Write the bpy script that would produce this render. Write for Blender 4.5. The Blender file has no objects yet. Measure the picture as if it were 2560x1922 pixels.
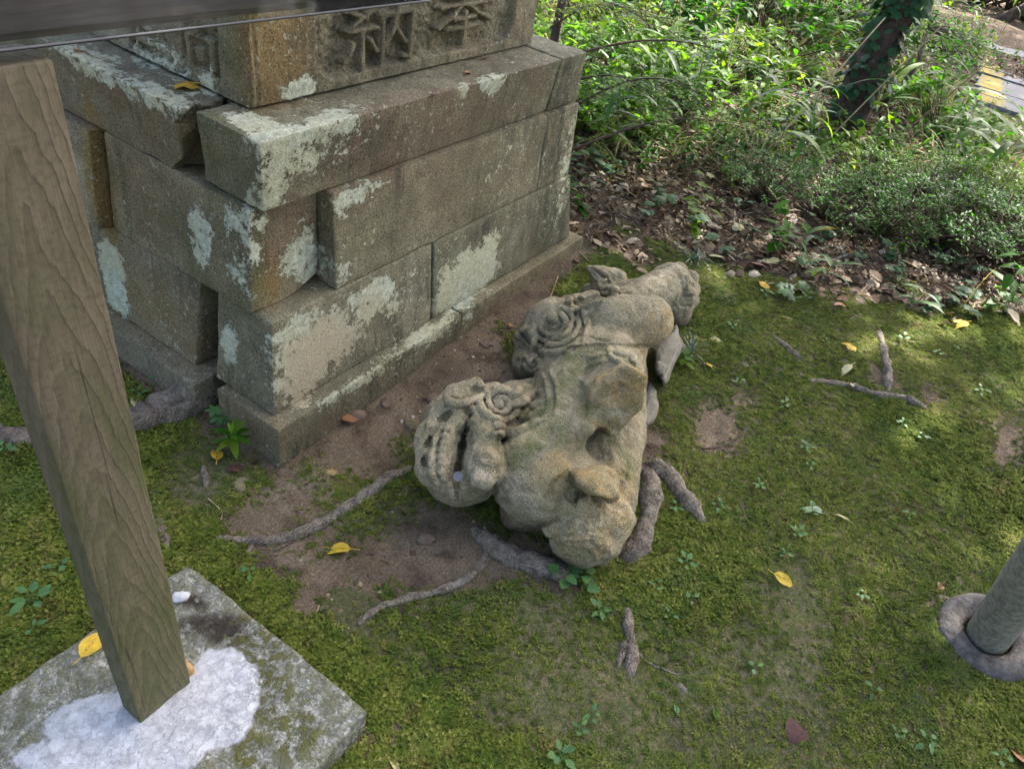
import bpy, math, random
import numpy as np
from mathutils import Vector, Matrix, Euler
rad = math.radians
scene = bpy.context.scene
COL = scene.collection

# ------------------------------------------------------------------ camera
# world: X along the inscribed face of the pedestal, Y along its other face, Z up, metres
CAMR = np.array([[0.5584987737, -0.8130758186, 0.1642766963],      # right
                 [-0.4467926318, -0.4617225813, -0.7662823253],    # down
                 [0.6988958892, 0.3545701216, -0.6211477803]])     # forward
CAMP = np.array([-0.8867, -1.0431, 1.4])
cam_d = bpy.data.cameras.new('camera')
cam = bpy.data.objects.new('camera', cam_d); COL.objects.link(cam)
m = Matrix.Identity(4)
for i in range(3):
    m[i][0] = CAMR[0][i]; m[i][1] = -CAMR[1][i]; m[i][2] = -CAMR[2][i]; m[i][3] = CAMP[i]
cam.matrix_world = m
cam_d.sensor_width = 36.0; cam_d.lens = 1850 / 2560 * 36; cam_d.clip_start = 0.02; cam_d.clip_end = 600
scene.camera = cam

# ------------------------------------------------------------------ light
SUN_EL, SUN_AZ = rad(46), (0.975, -0.22)
sun_dir = Vector((SUN_AZ[0] * math.cos(SUN_EL), SUN_AZ[1] * math.cos(SUN_EL), math.sin(SUN_EL))).normalized()
sd = bpy.data.lights.new('sun', 'SUN'); sd.energy = 4.8; sd.angle = rad(0.55); sd.color = (1.0, 0.95, 0.86)
so = bpy.data.objects.new('sun', sd); COL.objects.link(so)
so.rotation_euler = sun_dir.to_track_quat('Z', 'Y').to_euler(); so.location = (6, -1, 8)
w = bpy.data.worlds.new('World'); scene.world = w; w.use_nodes = True
nt = w.node_tree
sky = nt.nodes.new('ShaderNodeTexSky'); sky.sky_type = 'NISHITA'; sky.sun_disc = False
sky.sun_elevation = SUN_EL; sky.sun_rotation = math.atan2(SUN_AZ[0], SUN_AZ[1])
sky.air_density = 0.75; sky.dust_density = 6.0; sky.ozone_density = 0.6
nt.links.new(sky.outputs[0], nt.nodes['Background'].inputs[0])
nt.nodes['Background'].inputs[1].default_value = 0.15
vs = scene.view_settings
vs.view_transform = 'Standard'; vs.look = 'None'; vs.gamma = 1.0; vs.use_curve_mapping = False
vs.exposure = 2.75
scene.cycles.max_bounces = 5; scene.cycles.diffuse_bounces = 2; scene.cycles.glossy_bounces = 2
scene.cycles.transparent_max_bounces = 6; scene.cycles.transmission_bounces = 4
scene.cycles.sample_clamp_indirect = 6.0

# ------------------------------------------------------------------ noise and geometry helpers
def _hash(i, j, k, s):
    h = (i.astype(np.int64) * 374761393 + j.astype(np.int64) * 668265263 + k.astype(np.int64) * 2147483647 + s * 974711) & 0x7fffffff
    h = ((h ^ (h >> 13)) * 1274126177) & 0x7fffffff
    h = ((h ^ (h >> 16)) * 2246822519) & 0x7fffffff
    return (h & 0xffff) / 32767.5 - 1.0
def vnoise(P, s=0):
    P = np.asarray(P, float); F = np.floor(P); t = P - F; t = t * t * (3 - 2 * t)
    F = F.astype(np.int64); r = 0
    for a in (0, 1):
        for b in (0, 1):
            for c in (0, 1):
                wgt = (t[:, 0] if a else 1 - t[:, 0]) * (t[:, 1] if b else 1 - t[:, 1]) * (t[:, 2] if c else 1 - t[:, 2])
                r = r + wgt * _hash(F[:, 0] + a, F[:, 1] + b, F[:, 2] + c, s)
    return r
def fbm(P, sc, oct=4, s=0, g=0.5):
    P = np.asarray(P, float) * sc; r = 0; a = 1.0
    for o in range(oct):
        r = r + a * vnoise(P * (2.03 ** o) + 17.3 * o, s + o); a *= g
    return r
def sstep(a, b, x):
    t = np.clip((x - a) / (b - a), 0, 1); return t * t * (3 - 2 * t)
DS = 2560 / 2212.0
def ray(px, py):                      # pixel of the 2212 px wide view -> world direction
    return CAMR.T @ np.array([(px * DS - 1280) / 1850.0, (py * DS - 961) / 1850.0, 1.0])
def PZ(px, py, z):
    d = ray(px, py); return CAMP + d * ((z - CAMP[2]) / d[2])
def PPL(px, py, n, p0):
    d = ray(px, py); n = np.array(n, float); return CAMP + d * (((np.array(p0) - CAMP) @ n) / (d @ n))
def proj(P):
    v = (np.asarray(P) - CAMP) @ CAMR.T
    return np.stack([(v[..., 0] / v[..., 2] * 1850 + 1280) / DS, (v[..., 1] / v[..., 2] * 1850 + 961) / DS], -1)
def hgt(x, y):                        # terrain height
    x = np.asarray(x, float); y = np.asarray(y, float)
    z = 0.055 * sstep(0.1, 1.6, x) + 0.016 * np.maximum(0, x - 1.5) - 0.02 * sstep(-0.2, -1.5, y) * sstep(2.5, 0.5, x)
    P = np.stack([x.ravel(), y.ravel(), np.zeros(x.size)], 1)
    far = 1 + 1.5 * sstep(2.5, 6, np.abs(x.ravel()))
    n = 0.018 * vnoise(P * 1.7, 3) * far + 0.010 * vnoise(P * 4.3, 4) + 0.004 * vnoise(P * 13.0, 5)
    # worn hollow between the pedestal and the fallen statue
    hol = -0.012 * np.exp(-(((P[:, 0] - 0.45) / 0.5) ** 2 + ((P[:, 1] + 0.16) / 0.14) ** 2))
    return z + (n + hol).reshape(x.shape)
def G(px, py, dz=0.0):                # pixel -> point on the terrain
    z = 0.0
    for _ in range(8):
        p = PZ(px, py, z + dz); z = float(hgt(p[0], p[1]))
    return np.array([p[0], p[1], z + dz])

def mesh_obj(name, V, F, mat=None, parent=None, smooth=True, attrs=None):
    me = bpy.data.meshes.new(name)
    V = np.asarray(V, np.float32)
    if isinstance(F, np.ndarray):
        n, k = F.shape
        me.vertices.add(len(V)); me.vertices.foreach_set('co', V.ravel())
        me.loops.add(n * k); me.loops.foreach_set('vertex_index', F.astype(np.int32).ravel())
        me.polygons.add(n); me.polygons.foreach_set('loop_start', np.arange(0, n * k, k, dtype=np.int32))
        me.polygons.foreach_set('loop_total', np.full(n, k, np.int32))
        me.update(calc_edges=True); me.validate()
    else:
        me.from_pydata(V.tolist(), [], F); me.update()
    if smooth: me.polygons.foreach_set('use_smooth', np.ones(len(me.polygons), bool))
    if attrs:
        for k_, a in attrs.items():
            at = me.attributes.new(k_, 'FLOAT', 'POINT'); at.data.foreach_set('value', np.asarray(a, np.float32))
    if mat: me.materials.append(mat)
    o = bpy.data.objects.new(name, me); COL.objects.link(o)
    if parent: o.parent = parent
    return o
def empty(name, loc=(0, 0, 0)):
    o = bpy.data.objects.new(name, None); COL.objects.link(o); o.location = loc; o.empty_display_size = 0.05
    return o
def tag(o, label=None, cat=None, group=None, kind=None):
    if label: o['label'] = label
    if cat: o['category'] = cat
    if group: o['group'] = group
    if kind: o['kind'] = kind
    return o

# ------------------------------------------------------------------ material helpers
class NT:
    def __init__(s, name):
        s.m = bpy.data.materials.new(name); s.m.use_nodes = True; s.t = s.m.node_tree
        s.t.nodes.clear(); s.out = s.t.nodes.new('ShaderNodeOutputMaterial')
    def n(s, typ, ins=None, **props):
        nd = s.t.nodes.new('ShaderNode' + typ)
        for k, v in props.items(): setattr(nd, k, v)
        for k, v in (ins or {}).items():
            sk = nd.inputs[k]
            if isinstance(v, bpy.types.NodeSocket): s.t.links.new(v, sk)
            else: sk.default_value = (*v, 1.0) if isinstance(v, tuple) and len(v) == 3 and sk.type == 'RGBA' else v
        return nd
    def pos(s, obj=False): return s.n('TexCoord').outputs['Object'] if obj else s.n('NewGeometry').outputs['Position']
    def noise(s, vec, scale, detail=4, rough=0.55, dist=0.0):
        return s.n('TexNoise', {'Vector': vec, 'Scale': scale, 'Detail': detail, 'Roughness': rough, 'Distortion': dist}).outputs['Fac']
    def voro(s, vec, scale, feature='F1', out='Distance'):
        return s.n('TexVoronoi', {'Vector': vec, 'Scale': scale}, feature=feature).outputs[out]
    def ramp(s, fac, stops, interp='LINEAR'):
        nd = s.n('ValToRGB', {'Fac': fac}); cr = nd.color_ramp; cr.interpolation = interp
        while len(cr.elements) < len(stops): cr.elements.new(0.5)
        for e, (p, c) in zip(cr.elements, stops):
            e.position = p; e.color = (c, c, c, 1) if isinstance(c, (int, float)) else (*c, 1)
        return nd.outputs['Color']
    def mix(s, f, a, b, mode='MIX'):
        nd = s.n('Mix', data_type='RGBA', blend_type=mode)
        for sk, v in ((nd.inputs[0], f), (nd.inputs[6], a), (nd.inputs[7], b)):
            if isinstance(v, bpy.types.NodeSocket): s.t.links.new(v, sk)
            else: sk.default_value = (*v, 1.0) if isinstance(v, tuple) else v
        return nd.outputs[2]
    def math(s, op, a, b=0.0, clamp=False):
        nd = s.n('Math', operation=op, use_clamp=clamp)
        for sk, v in ((nd.inputs[0], a), (nd.inputs[1], b)):
            if isinstance(v, bpy.types.NodeSocket): s.t.links.new(v, sk)
            else: sk.default_value = v
        return nd.outputs[0]
    def attr(s, name): return s.n('Attribute', attribute_name=name).outputs['Fac']
    def rnd(s): return s.n('ObjectInfo').outputs['Random']
    def bump(s, h, strength, dist, normal=None):
        ins = {'Height': h, 'Strength': strength, 'Distance': dist}
        if normal: ins['Normal'] = normal
        return s.n('Bump', ins).outputs[0]
    def principled(s, col, rough=0.85, normal=None, spec=0.3, **ins):
        d = {'Base Color': col, 'Roughness': rough, 'Specular IOR Level': spec}
        if normal: d['Normal'] = normal
        d.update({k.replace('_', ' '): v for k, v in ins.items()})
        b = s.n('BsdfPrincipled', d); s.t.links.new(b.outputs[0], s.out.inputs[0]); return b
    def scaled(s, vec, sc, loc=(0, 0, 0)):
        return s.n('Mapping', {'Vector': vec, 'Scale': Vector(sc), 'Location': Vector(loc)}).outputs[0]

def mat_stone():
    t = NT('weathered_tuff'); p = t.pos()
    big = t.noise(p, 3.2, 5, 0.6); mid = t.noise(p, 14, 5, 0.6); fine = t.noise(p, 210, 3, 0.7)
    c = t.mix(t.ramp(big, [(0.34, 0), (0.66, 1)]), (0.130, 0.120, 0.078), (0.212, 0.195, 0.136))
    c = t.mix(1.0, c, t.ramp(t.rnd(), [(0, (0.88, 0.92, 0.90)), (0.5, (1.0, 1.0, 1.0)), (1, (1.16, 1.08, 1.0))]), 'MULTIPLY')
    c = t.mix(t.math('MULTIPLY', t.ramp(mid, [(0.42, 0), (0.64, 1)]), 0.6), c, (0.078, 0.070, 0.046))
    # red-brown and ochre staining, dark algae, green algae: painted-in places via attributes, broken up by noise
    rust = t.math('MULTIPLY', t.attr('rust'), t.ramp(t.noise(p, 9, 5), [(0.3, 0.25), (0.65, 1)]))
    c = t.mix(t.math('MULTIPLY', rust, 0.72), c, (0.125, 0.080, 0.054))
    strk = t.math('MULTIPLY', t.ramp(t.noise(t.scaled(p, (26, 26, 3)), 1, 6, 0.7), [(0.52, 0), (0.64, 1)]), t.ramp(t.noise(p, 4, 3), [(0.4, 0), (0.6, 0.75)]))
    c = t.mix(strk, c, (0.052, 0.048, 0.034))
    och = t.math('MULTIPLY', t.attr('ochre'), t.ramp(t.noise(p, 7, 5), [(0.3, 0.3), (0.6, 1)]))
    c = t.mix(t.math('MULTIPLY', och, 0.6), c, (0.180, 0.115, 0.038))
    dark = t.math('MULTIPLY', t.attr('dark'), t.ramp(t.noise(t.scaled(p, (30, 30, 9)), 1, 6, 0.7), [(0.42, 0), (0.55, 1)]))
    c = t.mix(dark, c, (0.045, 0.045, 0.032))
    alg = t.math('MULTIPLY', t.attr('algae'), t.ramp(t.noise(p, 11, 5), [(0.35, 0), (0.65, 0.8)]))
    c = t.mix(alg, c, (0.085, 0.090, 0.040))
    speck = t.ramp(fine, [(0.34, 0.34), (0.50, 0.95), (0.7, 1.35)])
    c = t.mix(1.0, c, speck, 'MULTIPLY')
    # crustose lichen: attribute raised through layered noise gives ragged islands
    ln = t.math('ADD', t.math('MULTIPLY', t.noise(p, 34, 8, 0.75), 1.5), t.math('MULTIPLY', t.noise(p, 95, 5, 0.7), 0.75))
    lv = t.math('SUBTRACT', t.math('ADD', ln, t.attr('lichen')), 1.43)
    lm = t.ramp(lv, [(0.49, 0), (0.53, 1)])
    lm = t.ramp(t.math('ADD', lv, 0.3), [(0.29, 0), (0.36, 1)])
    sp = t.math('MULTIPLY', t.ramp(t.noise(p, 62, 6, 0.7), [(0.585, 0), (0.625, 1)]), t.ramp(t.noise(p, 3.4, 4, 0.6), [(0.47, 0), (0.60, 1)]))
    lm = t.math('MAXIMUM', lm, t.math('MULTIPLY', sp, 0.85))
    lc = t.mix(t.ramp(t.noise(p, 60, 4), [(0.35, 0), (0.65, 1)]), (0.26, 0.285, 0.215), (0.45, 0.465, 0.375))
    lc = t.mix(t.math('MULTIPLY', t.ramp(t.noise(p, 5, 2), [(0.42, 0), (0.60, 1)]), 0.6), lc, (0.38, 0.36, 0.22))
    lc = t.mix(t.attr('warmlich'), lc, (0.34, 0.29, 0.195))
    lc = t.mix(1.0, lc, t.ramp(t.noise(p, 260, 2), [(0.3, 0.6), (0.6, 1.05)]), 'MULTIPLY')
    c = t.mix(lm, c, lc)
    pits = t.ramp(t.voro(p, 140), [(0.0, 0), (0.35, 1)])
    h = t.math('ADD', t.math('MULTIPLY', fine, 1.0), t.math('MULTIPLY', pits, 0.5))
    h = t.math('ADD', h, t.math('MULTIPLY', lm, 0.5))
    h = t.math('ADD', h, t.math('MULTIPLY', t.noise(p, 60, 4), 1.2))
    t.principled(c, 0.9, t.bump(h, 0.9, 0.0022), 0.2); return t.m
def mat_statue():
    t = NT('granular_statue_stone'); p = t.pos()
    big = t.noise(p, 5, 5, 0.6); fine = t.noise(p, 330, 2, 0.75); mid = t.noise(p, 28, 5, 0.65)
    c = t.mix(t.ramp(big, [(0.35, 0), (0.65, 1)]), (0.305, 0.258, 0.172), (0.470, 0.405, 0.288))
    c = t.mix(t.math('MULTIPLY', t.ramp(mid, [(0.45, 0), (0.65, 1)]), 0.75), c, (0.190, 0.162, 0.100))
    c = t.mix(t.math('MULTIPLY', t.ramp(t.noise(p, 11, 6, 0.75), [(0.5, 0), (0.66, 1)]), 0.65), c, (0.135, 0.116, 0.074))
    warm = t.math('MULTIPLY', t.attr('warm'), t.ramp(t.noise(p, 16, 6, 0.7), [(0.33, 0.05), (0.62, 1)]))
    c = t.mix(warm, c, (0.460, 0.315, 0.130))
    pale = t.math('MULTIPLY', t.attr('warm'), t.ramp(t.noise(t.scaled(p, (1, 1, 1), (3, 1, 2)), 22, 6, 0.7), [(0.5, 0), (0.68, 0.9)]))
    c = t.mix(pale, c, (0.58, 0.52, 0.36))
    alg = t.math('MULTIPLY', t.attr('algae'), t.ramp(t.noise(p, 15, 6, 0.7), [(0.38, 0), (0.62, 1)]))
    c = t.mix(alg, c, (0.135, 0.145, 0.060))
    c = t.mix(t.math('MULTIPLY', t.attr('soil'), t.ramp(t.noise(p, 20, 5), [(0.25, 0.35), (0.6, 1)])), c, (0.105, 0.070, 0.045))
    cav_shade = t.math('MULTIPLY', t.attr('cav_shade'), t.ramp(t.noise(p, 40, 4), [(0.3, 0.5), (0.6, 1)]))  # shade of the recesses put into the colour
    c = t.mix(cav_shade, c, (0.095, 0.085, 0.058))
    c = t.mix(1.0, c, t.ramp(fine, [(0.33, 0.40), (0.47, 0.95), (0.7, 1.30)]), 'MULTIPLY')
    dots = t.ramp(t.voro(p, 95), [(0.0, 0), (0.18, 1)])
    c = t.mix(t.math('MULTIPLY', t.math('SUBTRACT', 1.0, dots), 0.55), c, (0.05, 0.045, 0.035))
    h = t.math('ADD', t.math('MULTIPLY', fine, 0.9), t.math('MULTIPLY', mid, 1.6))
    h = t.math('ADD', h, t.math('MULTIPLY', t.noise(p, 90, 4, 0.7), 1.5))
    rough_face = t.math('MULTIPLY', t.attr('warm'), t.noise(t.scaled(p, (1, 1.4, 1.2)), 34, 7, 0.75))
    h = t.math('ADD', h, t.math('MULTIPLY', rough_face, 2.6))
    t.principled(c, 0.92, t.bump(h, 1.0, 0.0075), 0.15); return t.m
def mat_ground():
    t = NT('soil_with_moss_film'); p = t.pos()
    a = t.noise(p, 4, 6, 0.6); b = t.noise(p, 23, 6, 0.65); f = t.noise(p, 170, 4, 0.75)
    c = t.mix(t.ramp(a, [(0.35, 0), (0.65, 1)]), (0.105, 0.082, 0.055), (0.185, 0.146, 0.104))
    c = t.mix(t.math('MULTIPLY', t.ramp(b, [(0.45, 0), (0.7, 1)]), 0.6), c, (0.180, 0.125, 0.078))
    c = t.mix(t.math('MULTIPLY', t.ramp(t.noise(p, 12, 3), [(0.5, 0), (0.66, 1)]), 0.7), c, (0.054, 0.039, 0.029))
    fm = t.ramp(t.math('ADD', t.math('ADD', t.math('MULTIPLY', t.noise(p, 7, 7, 0.7), 0.8), t.math('MULTIPLY', f, 0.3)), t.math('SUBTRACT', t.attr('film'), 0.72)), [(0.42, 0), (0.60, 1)])
    fc = t.mix(t.ramp(t.noise(p, 11, 4), [(0.35, 0), (0.65, 1)]), (0.040, 0.060, 0.020), (0.078, 0.098, 0.026))
    c = t.mix(t.math('MULTIPLY', fm, t.ramp(t.noise(p, 48, 6, .75), [(.36, .25), (.6, .95)])), c, fc)
    c = t.mix(t.math('MULTIPLY', t.attr('litter'), 0.85), c, (0.060, 0.040, 0.028))
    c = t.mix(1.0, c, t.ramp(f, [(0.3, 0.42), (0.52, 1.0), (0.72, 1.5)]), 'MULTIPLY')
    h = t.math('ADD', t.math('MULTIPLY', f, 1.3), t.math('MULTIPLY', t.noise(p, 55, 5, 0.7), 2.4))
    t.principled(c, 0.95, t.bump(h, 0.9, 0.006), 0.12); return t.m
def mat_leaf(name, stops, trans=0.35, rough=0.5, spec=0.35, nscale=25.0, spots=None, vein=0.0):
    t = NT(name)
    c = t.ramp(t.rnd(), stops)
    n = t.noise(t.pos(True), nscale, 3)
    c = t.mix(1.0, c, t.ramp(n, [(0.3, 0.75), (0.7, 1.2)]), 'MULTIPLY')
    if spots:
        sp = t.ramp(t.noise(t.pos(True), spots[0], 4, 0.6), [(spots[1], 0), (spots[1] + 0.05, 1)])
        c = t.mix(sp, c, spots[2])
    b = t.n('BsdfPrincipled', {'Base Color': c, 'Roughness': rough, 'Specular IOR Level': spec})
    tr = t.n('BsdfTranslucent', {'Color': t.mix(1.0, c, (1.5, 1.7, 0.55), 'MULTIPLY')})
    mx = t.n('MixShader', {0: trans, 1: b.outputs[0], 2: tr.outputs[0]})
    t.t.links.new(mx.outputs[0], t.out.inputs[0]); return t.m
def mat_moss():
    t = NT('moss'); p = t.pos()
    a = t.noise(p, 3.2, 4, 0.6); b = t.noise(p, 16, 4, 0.6)
    c = t.ramp(t.math('ADD', t.math('MULTIPLY', a, 0.65), t.math('MULTIPLY', t.rnd(), 0.38)),
               [(0.25, (0.054, 0.092, 0.014)), (0.45, (0.112, 0.155, 0.022)), (0.62, (0.188, 0.214, 0.040)), (0.80, (0.270, 0.255, 0.085))])
    c = t.mix(t.math('MULTIPLY', t.ramp(b, [(0.55, 0), (0.72, 1)]), 0.6), c, (0.120, 0.085, 0.035))
    c = t.mix(t.math('MULTIPLY', t.ramp(t.noise(p, 5.5, 3), [(0.52, 0), (0.66, 1)]), 0.55), c, (0.070, 0.125, 0.030))
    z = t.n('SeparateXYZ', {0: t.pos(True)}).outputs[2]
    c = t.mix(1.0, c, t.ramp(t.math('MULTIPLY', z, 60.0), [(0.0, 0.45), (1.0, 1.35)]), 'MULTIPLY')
    b_ = t.n('BsdfPrincipled', {'Base Color': c, 'Roughness': 0.8, 'Specular IOR Level': 0.15})
    tr = t.n('BsdfTranslucent', {'Color': c})
    mx = t.n('MixShader', {0: 0.3, 1: b_.outputs[0], 2: tr.outputs[0]})
    t.t.links.new(mx.outputs[0], t.out.inputs[0]); return t.m
def mat_bark(name='root_bark', c1=(0.112, 0.093, 0.073), c2=(0.240, 0.205, 0.165)):
    t = NT(name); p = t.pos()
    n1 = t.noise(p, 38, 6, 0.7); n2 = t.noise(p, 8, 4); v = t.voro(t.mix(0.12, p, t.n('TexNoise', {'Vector': p, 'Scale': 20.0}).outputs['Color']), 44, 'DISTANCE_TO_EDGE')
    c = t.mix(t.ramp(n1, [(0.35, 0), (0.65, 1)]), c1, c2)
    c = t.mix(t.math('MULTIPLY', t.ramp(n2, [(0.55, 0), (0.68, 1)]), 0.4), c, (0.165, 0.112, 0.090))
    c = t.mix(t.math('MULTIPLY', t.ramp(t.noise(p, 26, 5, .7), [(0.5, 0), (0.62, 1)]), 0.55), c, (0.050, 0.042, 0.034))
    c = t.mix(t.ramp(t.math('ADD', v, t.math('MULTIPLY', n1, 0.10)), [(0.035, 0.6), (0.075, 0)]), c, (0.040, 0.030, 0.025))
    c = t.mix(t.math('MULTIPLY', t.ramp(t.noise(p, 17, 5, .7), [(0.62, 0), (0.72, 1)]), 0.45), c, (0.33, 0.31, 0.30))
    h = t.math('ADD', t.math('MULTIPLY', n1, 2.0), t.math('MULTIPLY', t.ramp(v, [(0.0, 0), (0.16, 1)]), 0.5))
    t.principled(c, 0.85, t.bump(h, 1.0, 0.008), 0.2); return t.m
def mat_simple(name, c1, c2, sc=20, rough=0.85, bump=0.0, bsc=80, spec=0.25, metal=0.0):
    t = NT(name); p = t.pos()
    c = t.mix(t.ramp(t.noise(p, sc, 5, 0.65), [(0.35, 0), (0.65, 1)]), c1, c2)
    nrm = t.bump(t.noise(p, bsc, 5, 0.65), 0.8, bump) if bump else None
    t.principled(c, rough, nrm, spec, Metallic=metal); return t.m
M = {}
M['stone'] = mat_stone(); M['statue'] = mat_statue(); M['ground'] = mat_ground(); M['moss'] = mat_moss(); M['bark'] = mat_bark()

# ------------------------------------------------------------------ terrain
def blob_world(px, py, rx, ry, ang=0.0):          # ellipse seen in the photograph -> ellipse on the ground
    c = G(px, py)[:2]; ca, sa = math.cos(rad(ang)), math.sin(rad(ang))
    return c, G(px + rx * ca, py + rx * sa)[:2] - c, G(px - ry * sa, py + ry * ca)[:2] - c
def blob_eval(B, x, y):
    c, u, v = B; Mi = np.linalg.inv(np.stack([u, v], 1))
    q = np.stack([x - c[0], y - c[1]], 0); q = Mi @ q.reshape(2, -1)
    return np.sqrt((q ** 2).sum(0)).reshape(x.shape)
BARE = [blob_world(*b) for b in [
    (770, 960, 150, 75, -30), (900, 870, 130, 70, -32), (1020, 770, 110, 75, -35), (1130, 670, 85, 60, -38), (1200, 590, 70, 36, -38), (1260, 510, 60, 28, -25),
    (640, 1085, 150, 80, -10), (560, 1130, 130, 45, 0), (800, 1010, 130, 60, -10), (920, 1130, 150, 60, 10), (1090, 1190, 160, 50, 20), (980, 1230, 120, 45, -10),
    (720, 1235, 170, 62, 10), (700, 1300, 120, 50, 10), (860, 1230, 110, 45, 0), (820, 1180, 100, 40, 0), (700, 1150, 60, 30, 0),
    (1555, 920, 60, 62, -40), (1600, 870, 45, 30, -20), (2175, 960, 42, 80, 25), (1905, 815, 48, 22, 10), (2000, 865, 50, 30, -10),
    (830, 1590, 70, 40, 0), (1330, 960, 90, 70, 0)]]
THIN = [blob_world(*b) for b in [
    (1650, 1270, 70, 50, 40), (1730, 1340, 100, 50, 35), (1640, 1420, 160, 75, 20), (1480, 1480, 170, 60, 15), (1700, 1520, 150, 70, 30),
    (1560, 1590, 170, 60, 10), (1160, 1330, 190, 45, 8), (1200, 1430, 150, 40, 10), (1330, 1500, 120, 45, 0), (1750, 1640, 120, 70, 20), (950, 1320, 130, 50, 0),
    (1000, 1440, 260, 60, 12), (1350, 1400, 170, 50, 10), (1180, 1560, 190, 50, 5), (1700, 1240, 70, 60, 40), (1400, 1600, 150, 50, 0), (830, 1110, 120, 40, -28), (480, 1000, 110, 60, 0), (420, 1060, 90, 50, 20), (760, 1330, 80, 60, 20)]]
LITX = ([-4, -2.0, -1.6, -1.22, -0.8, -0.39, -0.1, 0.3, 0.8, 4], [3.6, 2.85, 2.55, 2.28, 1.98, 1.78, 1.70, 1.66, 1.5, 1.2])
def masks(x, y):
    P = np.stack([x.ravel(), y.ravel(), np.zeros(x.size)], 1)
    n = (0.40 * fbm(P, 5.5, 4, 40) + 0.22 * fbm(P, 19, 3, 44)).reshape(x.shape)
    bare = np.zeros_like(x)
    for B in BARE: bare = np.maximum(bare, 1 - sstep(0.60, 1.30, blob_eval(B, x, y) + n))
    thin = np.zeros_like(x)
    for B in THIN: thin = np.maximum(thin, 1 - sstep(0.6, 1.3, blob_eval(B, x, y) + n))
    # dark strip at the foot of the pedestal
    d = np.maximum(np.maximum(-0.02 - x, x - 1.55), np.maximum(-0.02 - y, y - 1.2))
    bare = np.maximum(bare, 1 - sstep(0.01, 0.07, d + 0.06 * n))
    lit = sstep(-0.06, 0.10, x - np.interp(y, *LITX) + 0.35 * n)
    patchy = sstep(-0.55, 0.15, n * 2.2)
    moss = (1 - bare) * (1 - (0.60 + 0.40 * patchy) * thin) * (1 - lit)
    # mossy clearing beside the boardwalk, far right
    clr = np.exp(-(((x - 6.0) / 1.3) ** 2 + ((y + 1.3) / 0.8) ** 2))
    film = np.clip(0.30 + 0.55 * thin + 0.35 * (1 - bare) - 0.4 * lit, 0, 1)
    film = np.where(bare > 0.5, 0.34 + 0.4 * thin, film)
    film = np.maximum(film, 0.9 * (clr > 0.3)); lit = lit * (1 - 0.8 * sstep(0.25, 0.6, clr))
    return moss, film, lit, bare, thin
def spaced(a, b, step, lo, hi, g=1.16):
    c = list(np.arange(a, b + 1e-6, step)); s = step
    while c[-1] < hi: s *= g; c.append(c[-1] + s)
    s = step
    while c[0] > lo: s *= g; c.insert(0, c[0] - s)
    return np.array(c)
def grid_mesh(xs, ys):
    X, Y = np.meshgrid(xs, ys, indexing='ij'); nx, ny = X.shape
    idx = np.arange(nx * ny).reshape(nx, ny)
    F = np.stack([idx[:-1, :-1], idx[1:, :-1], idx[1:, 1:], idx[:-1, 1:]], -1).reshape(-1, 4)
    return X, Y, F
X, Y, F = grid_mesh(spaced(-1.3, 3.2, 0.022, -150, 200), spaced(-2.7, 1.5, 0.022, -150, 150))
mo, fi, li, ba, th = masks(X, Y)
Z = hgt(X, Y) + 0.006 * mo
tag(mesh_obj('ground', np.stack([X, Y, Z], -1).reshape(-1, 3), F, M['ground'], attrs={'film': fi.ravel(), 'litter': li.ravel()}), kind='structure')

# ------------------------------------------------------------------ stone blocks of the pedestal
ALL_ATTR = ('lichen', 'warmlich', 'rust', 'ochre', 'dark', 'algae')
# patches: (attribute, pixel x, pixel y, plane, radius along the face, radius in height, strength)
# plane: 'R' inscribed-side faces (y const), 'L' other faces (x const), 'T' top faces (z const)
PATCH = []
def patch(attr, px, py, pl, k, r1, r2, s, rot=0.0):
    n = {'R': (0, 1, 0), 'L': (1, 0, 0), 'T': (0, 0, 1)}[pl]; p0 = {'R': (0, k, 0), 'L': (k, 0, 0), 'T': (0, 0, k)}[pl]
    PATCH.append((attr, PPL(px, py, n, p0), pl, r1, r2, s, rot))
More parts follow.
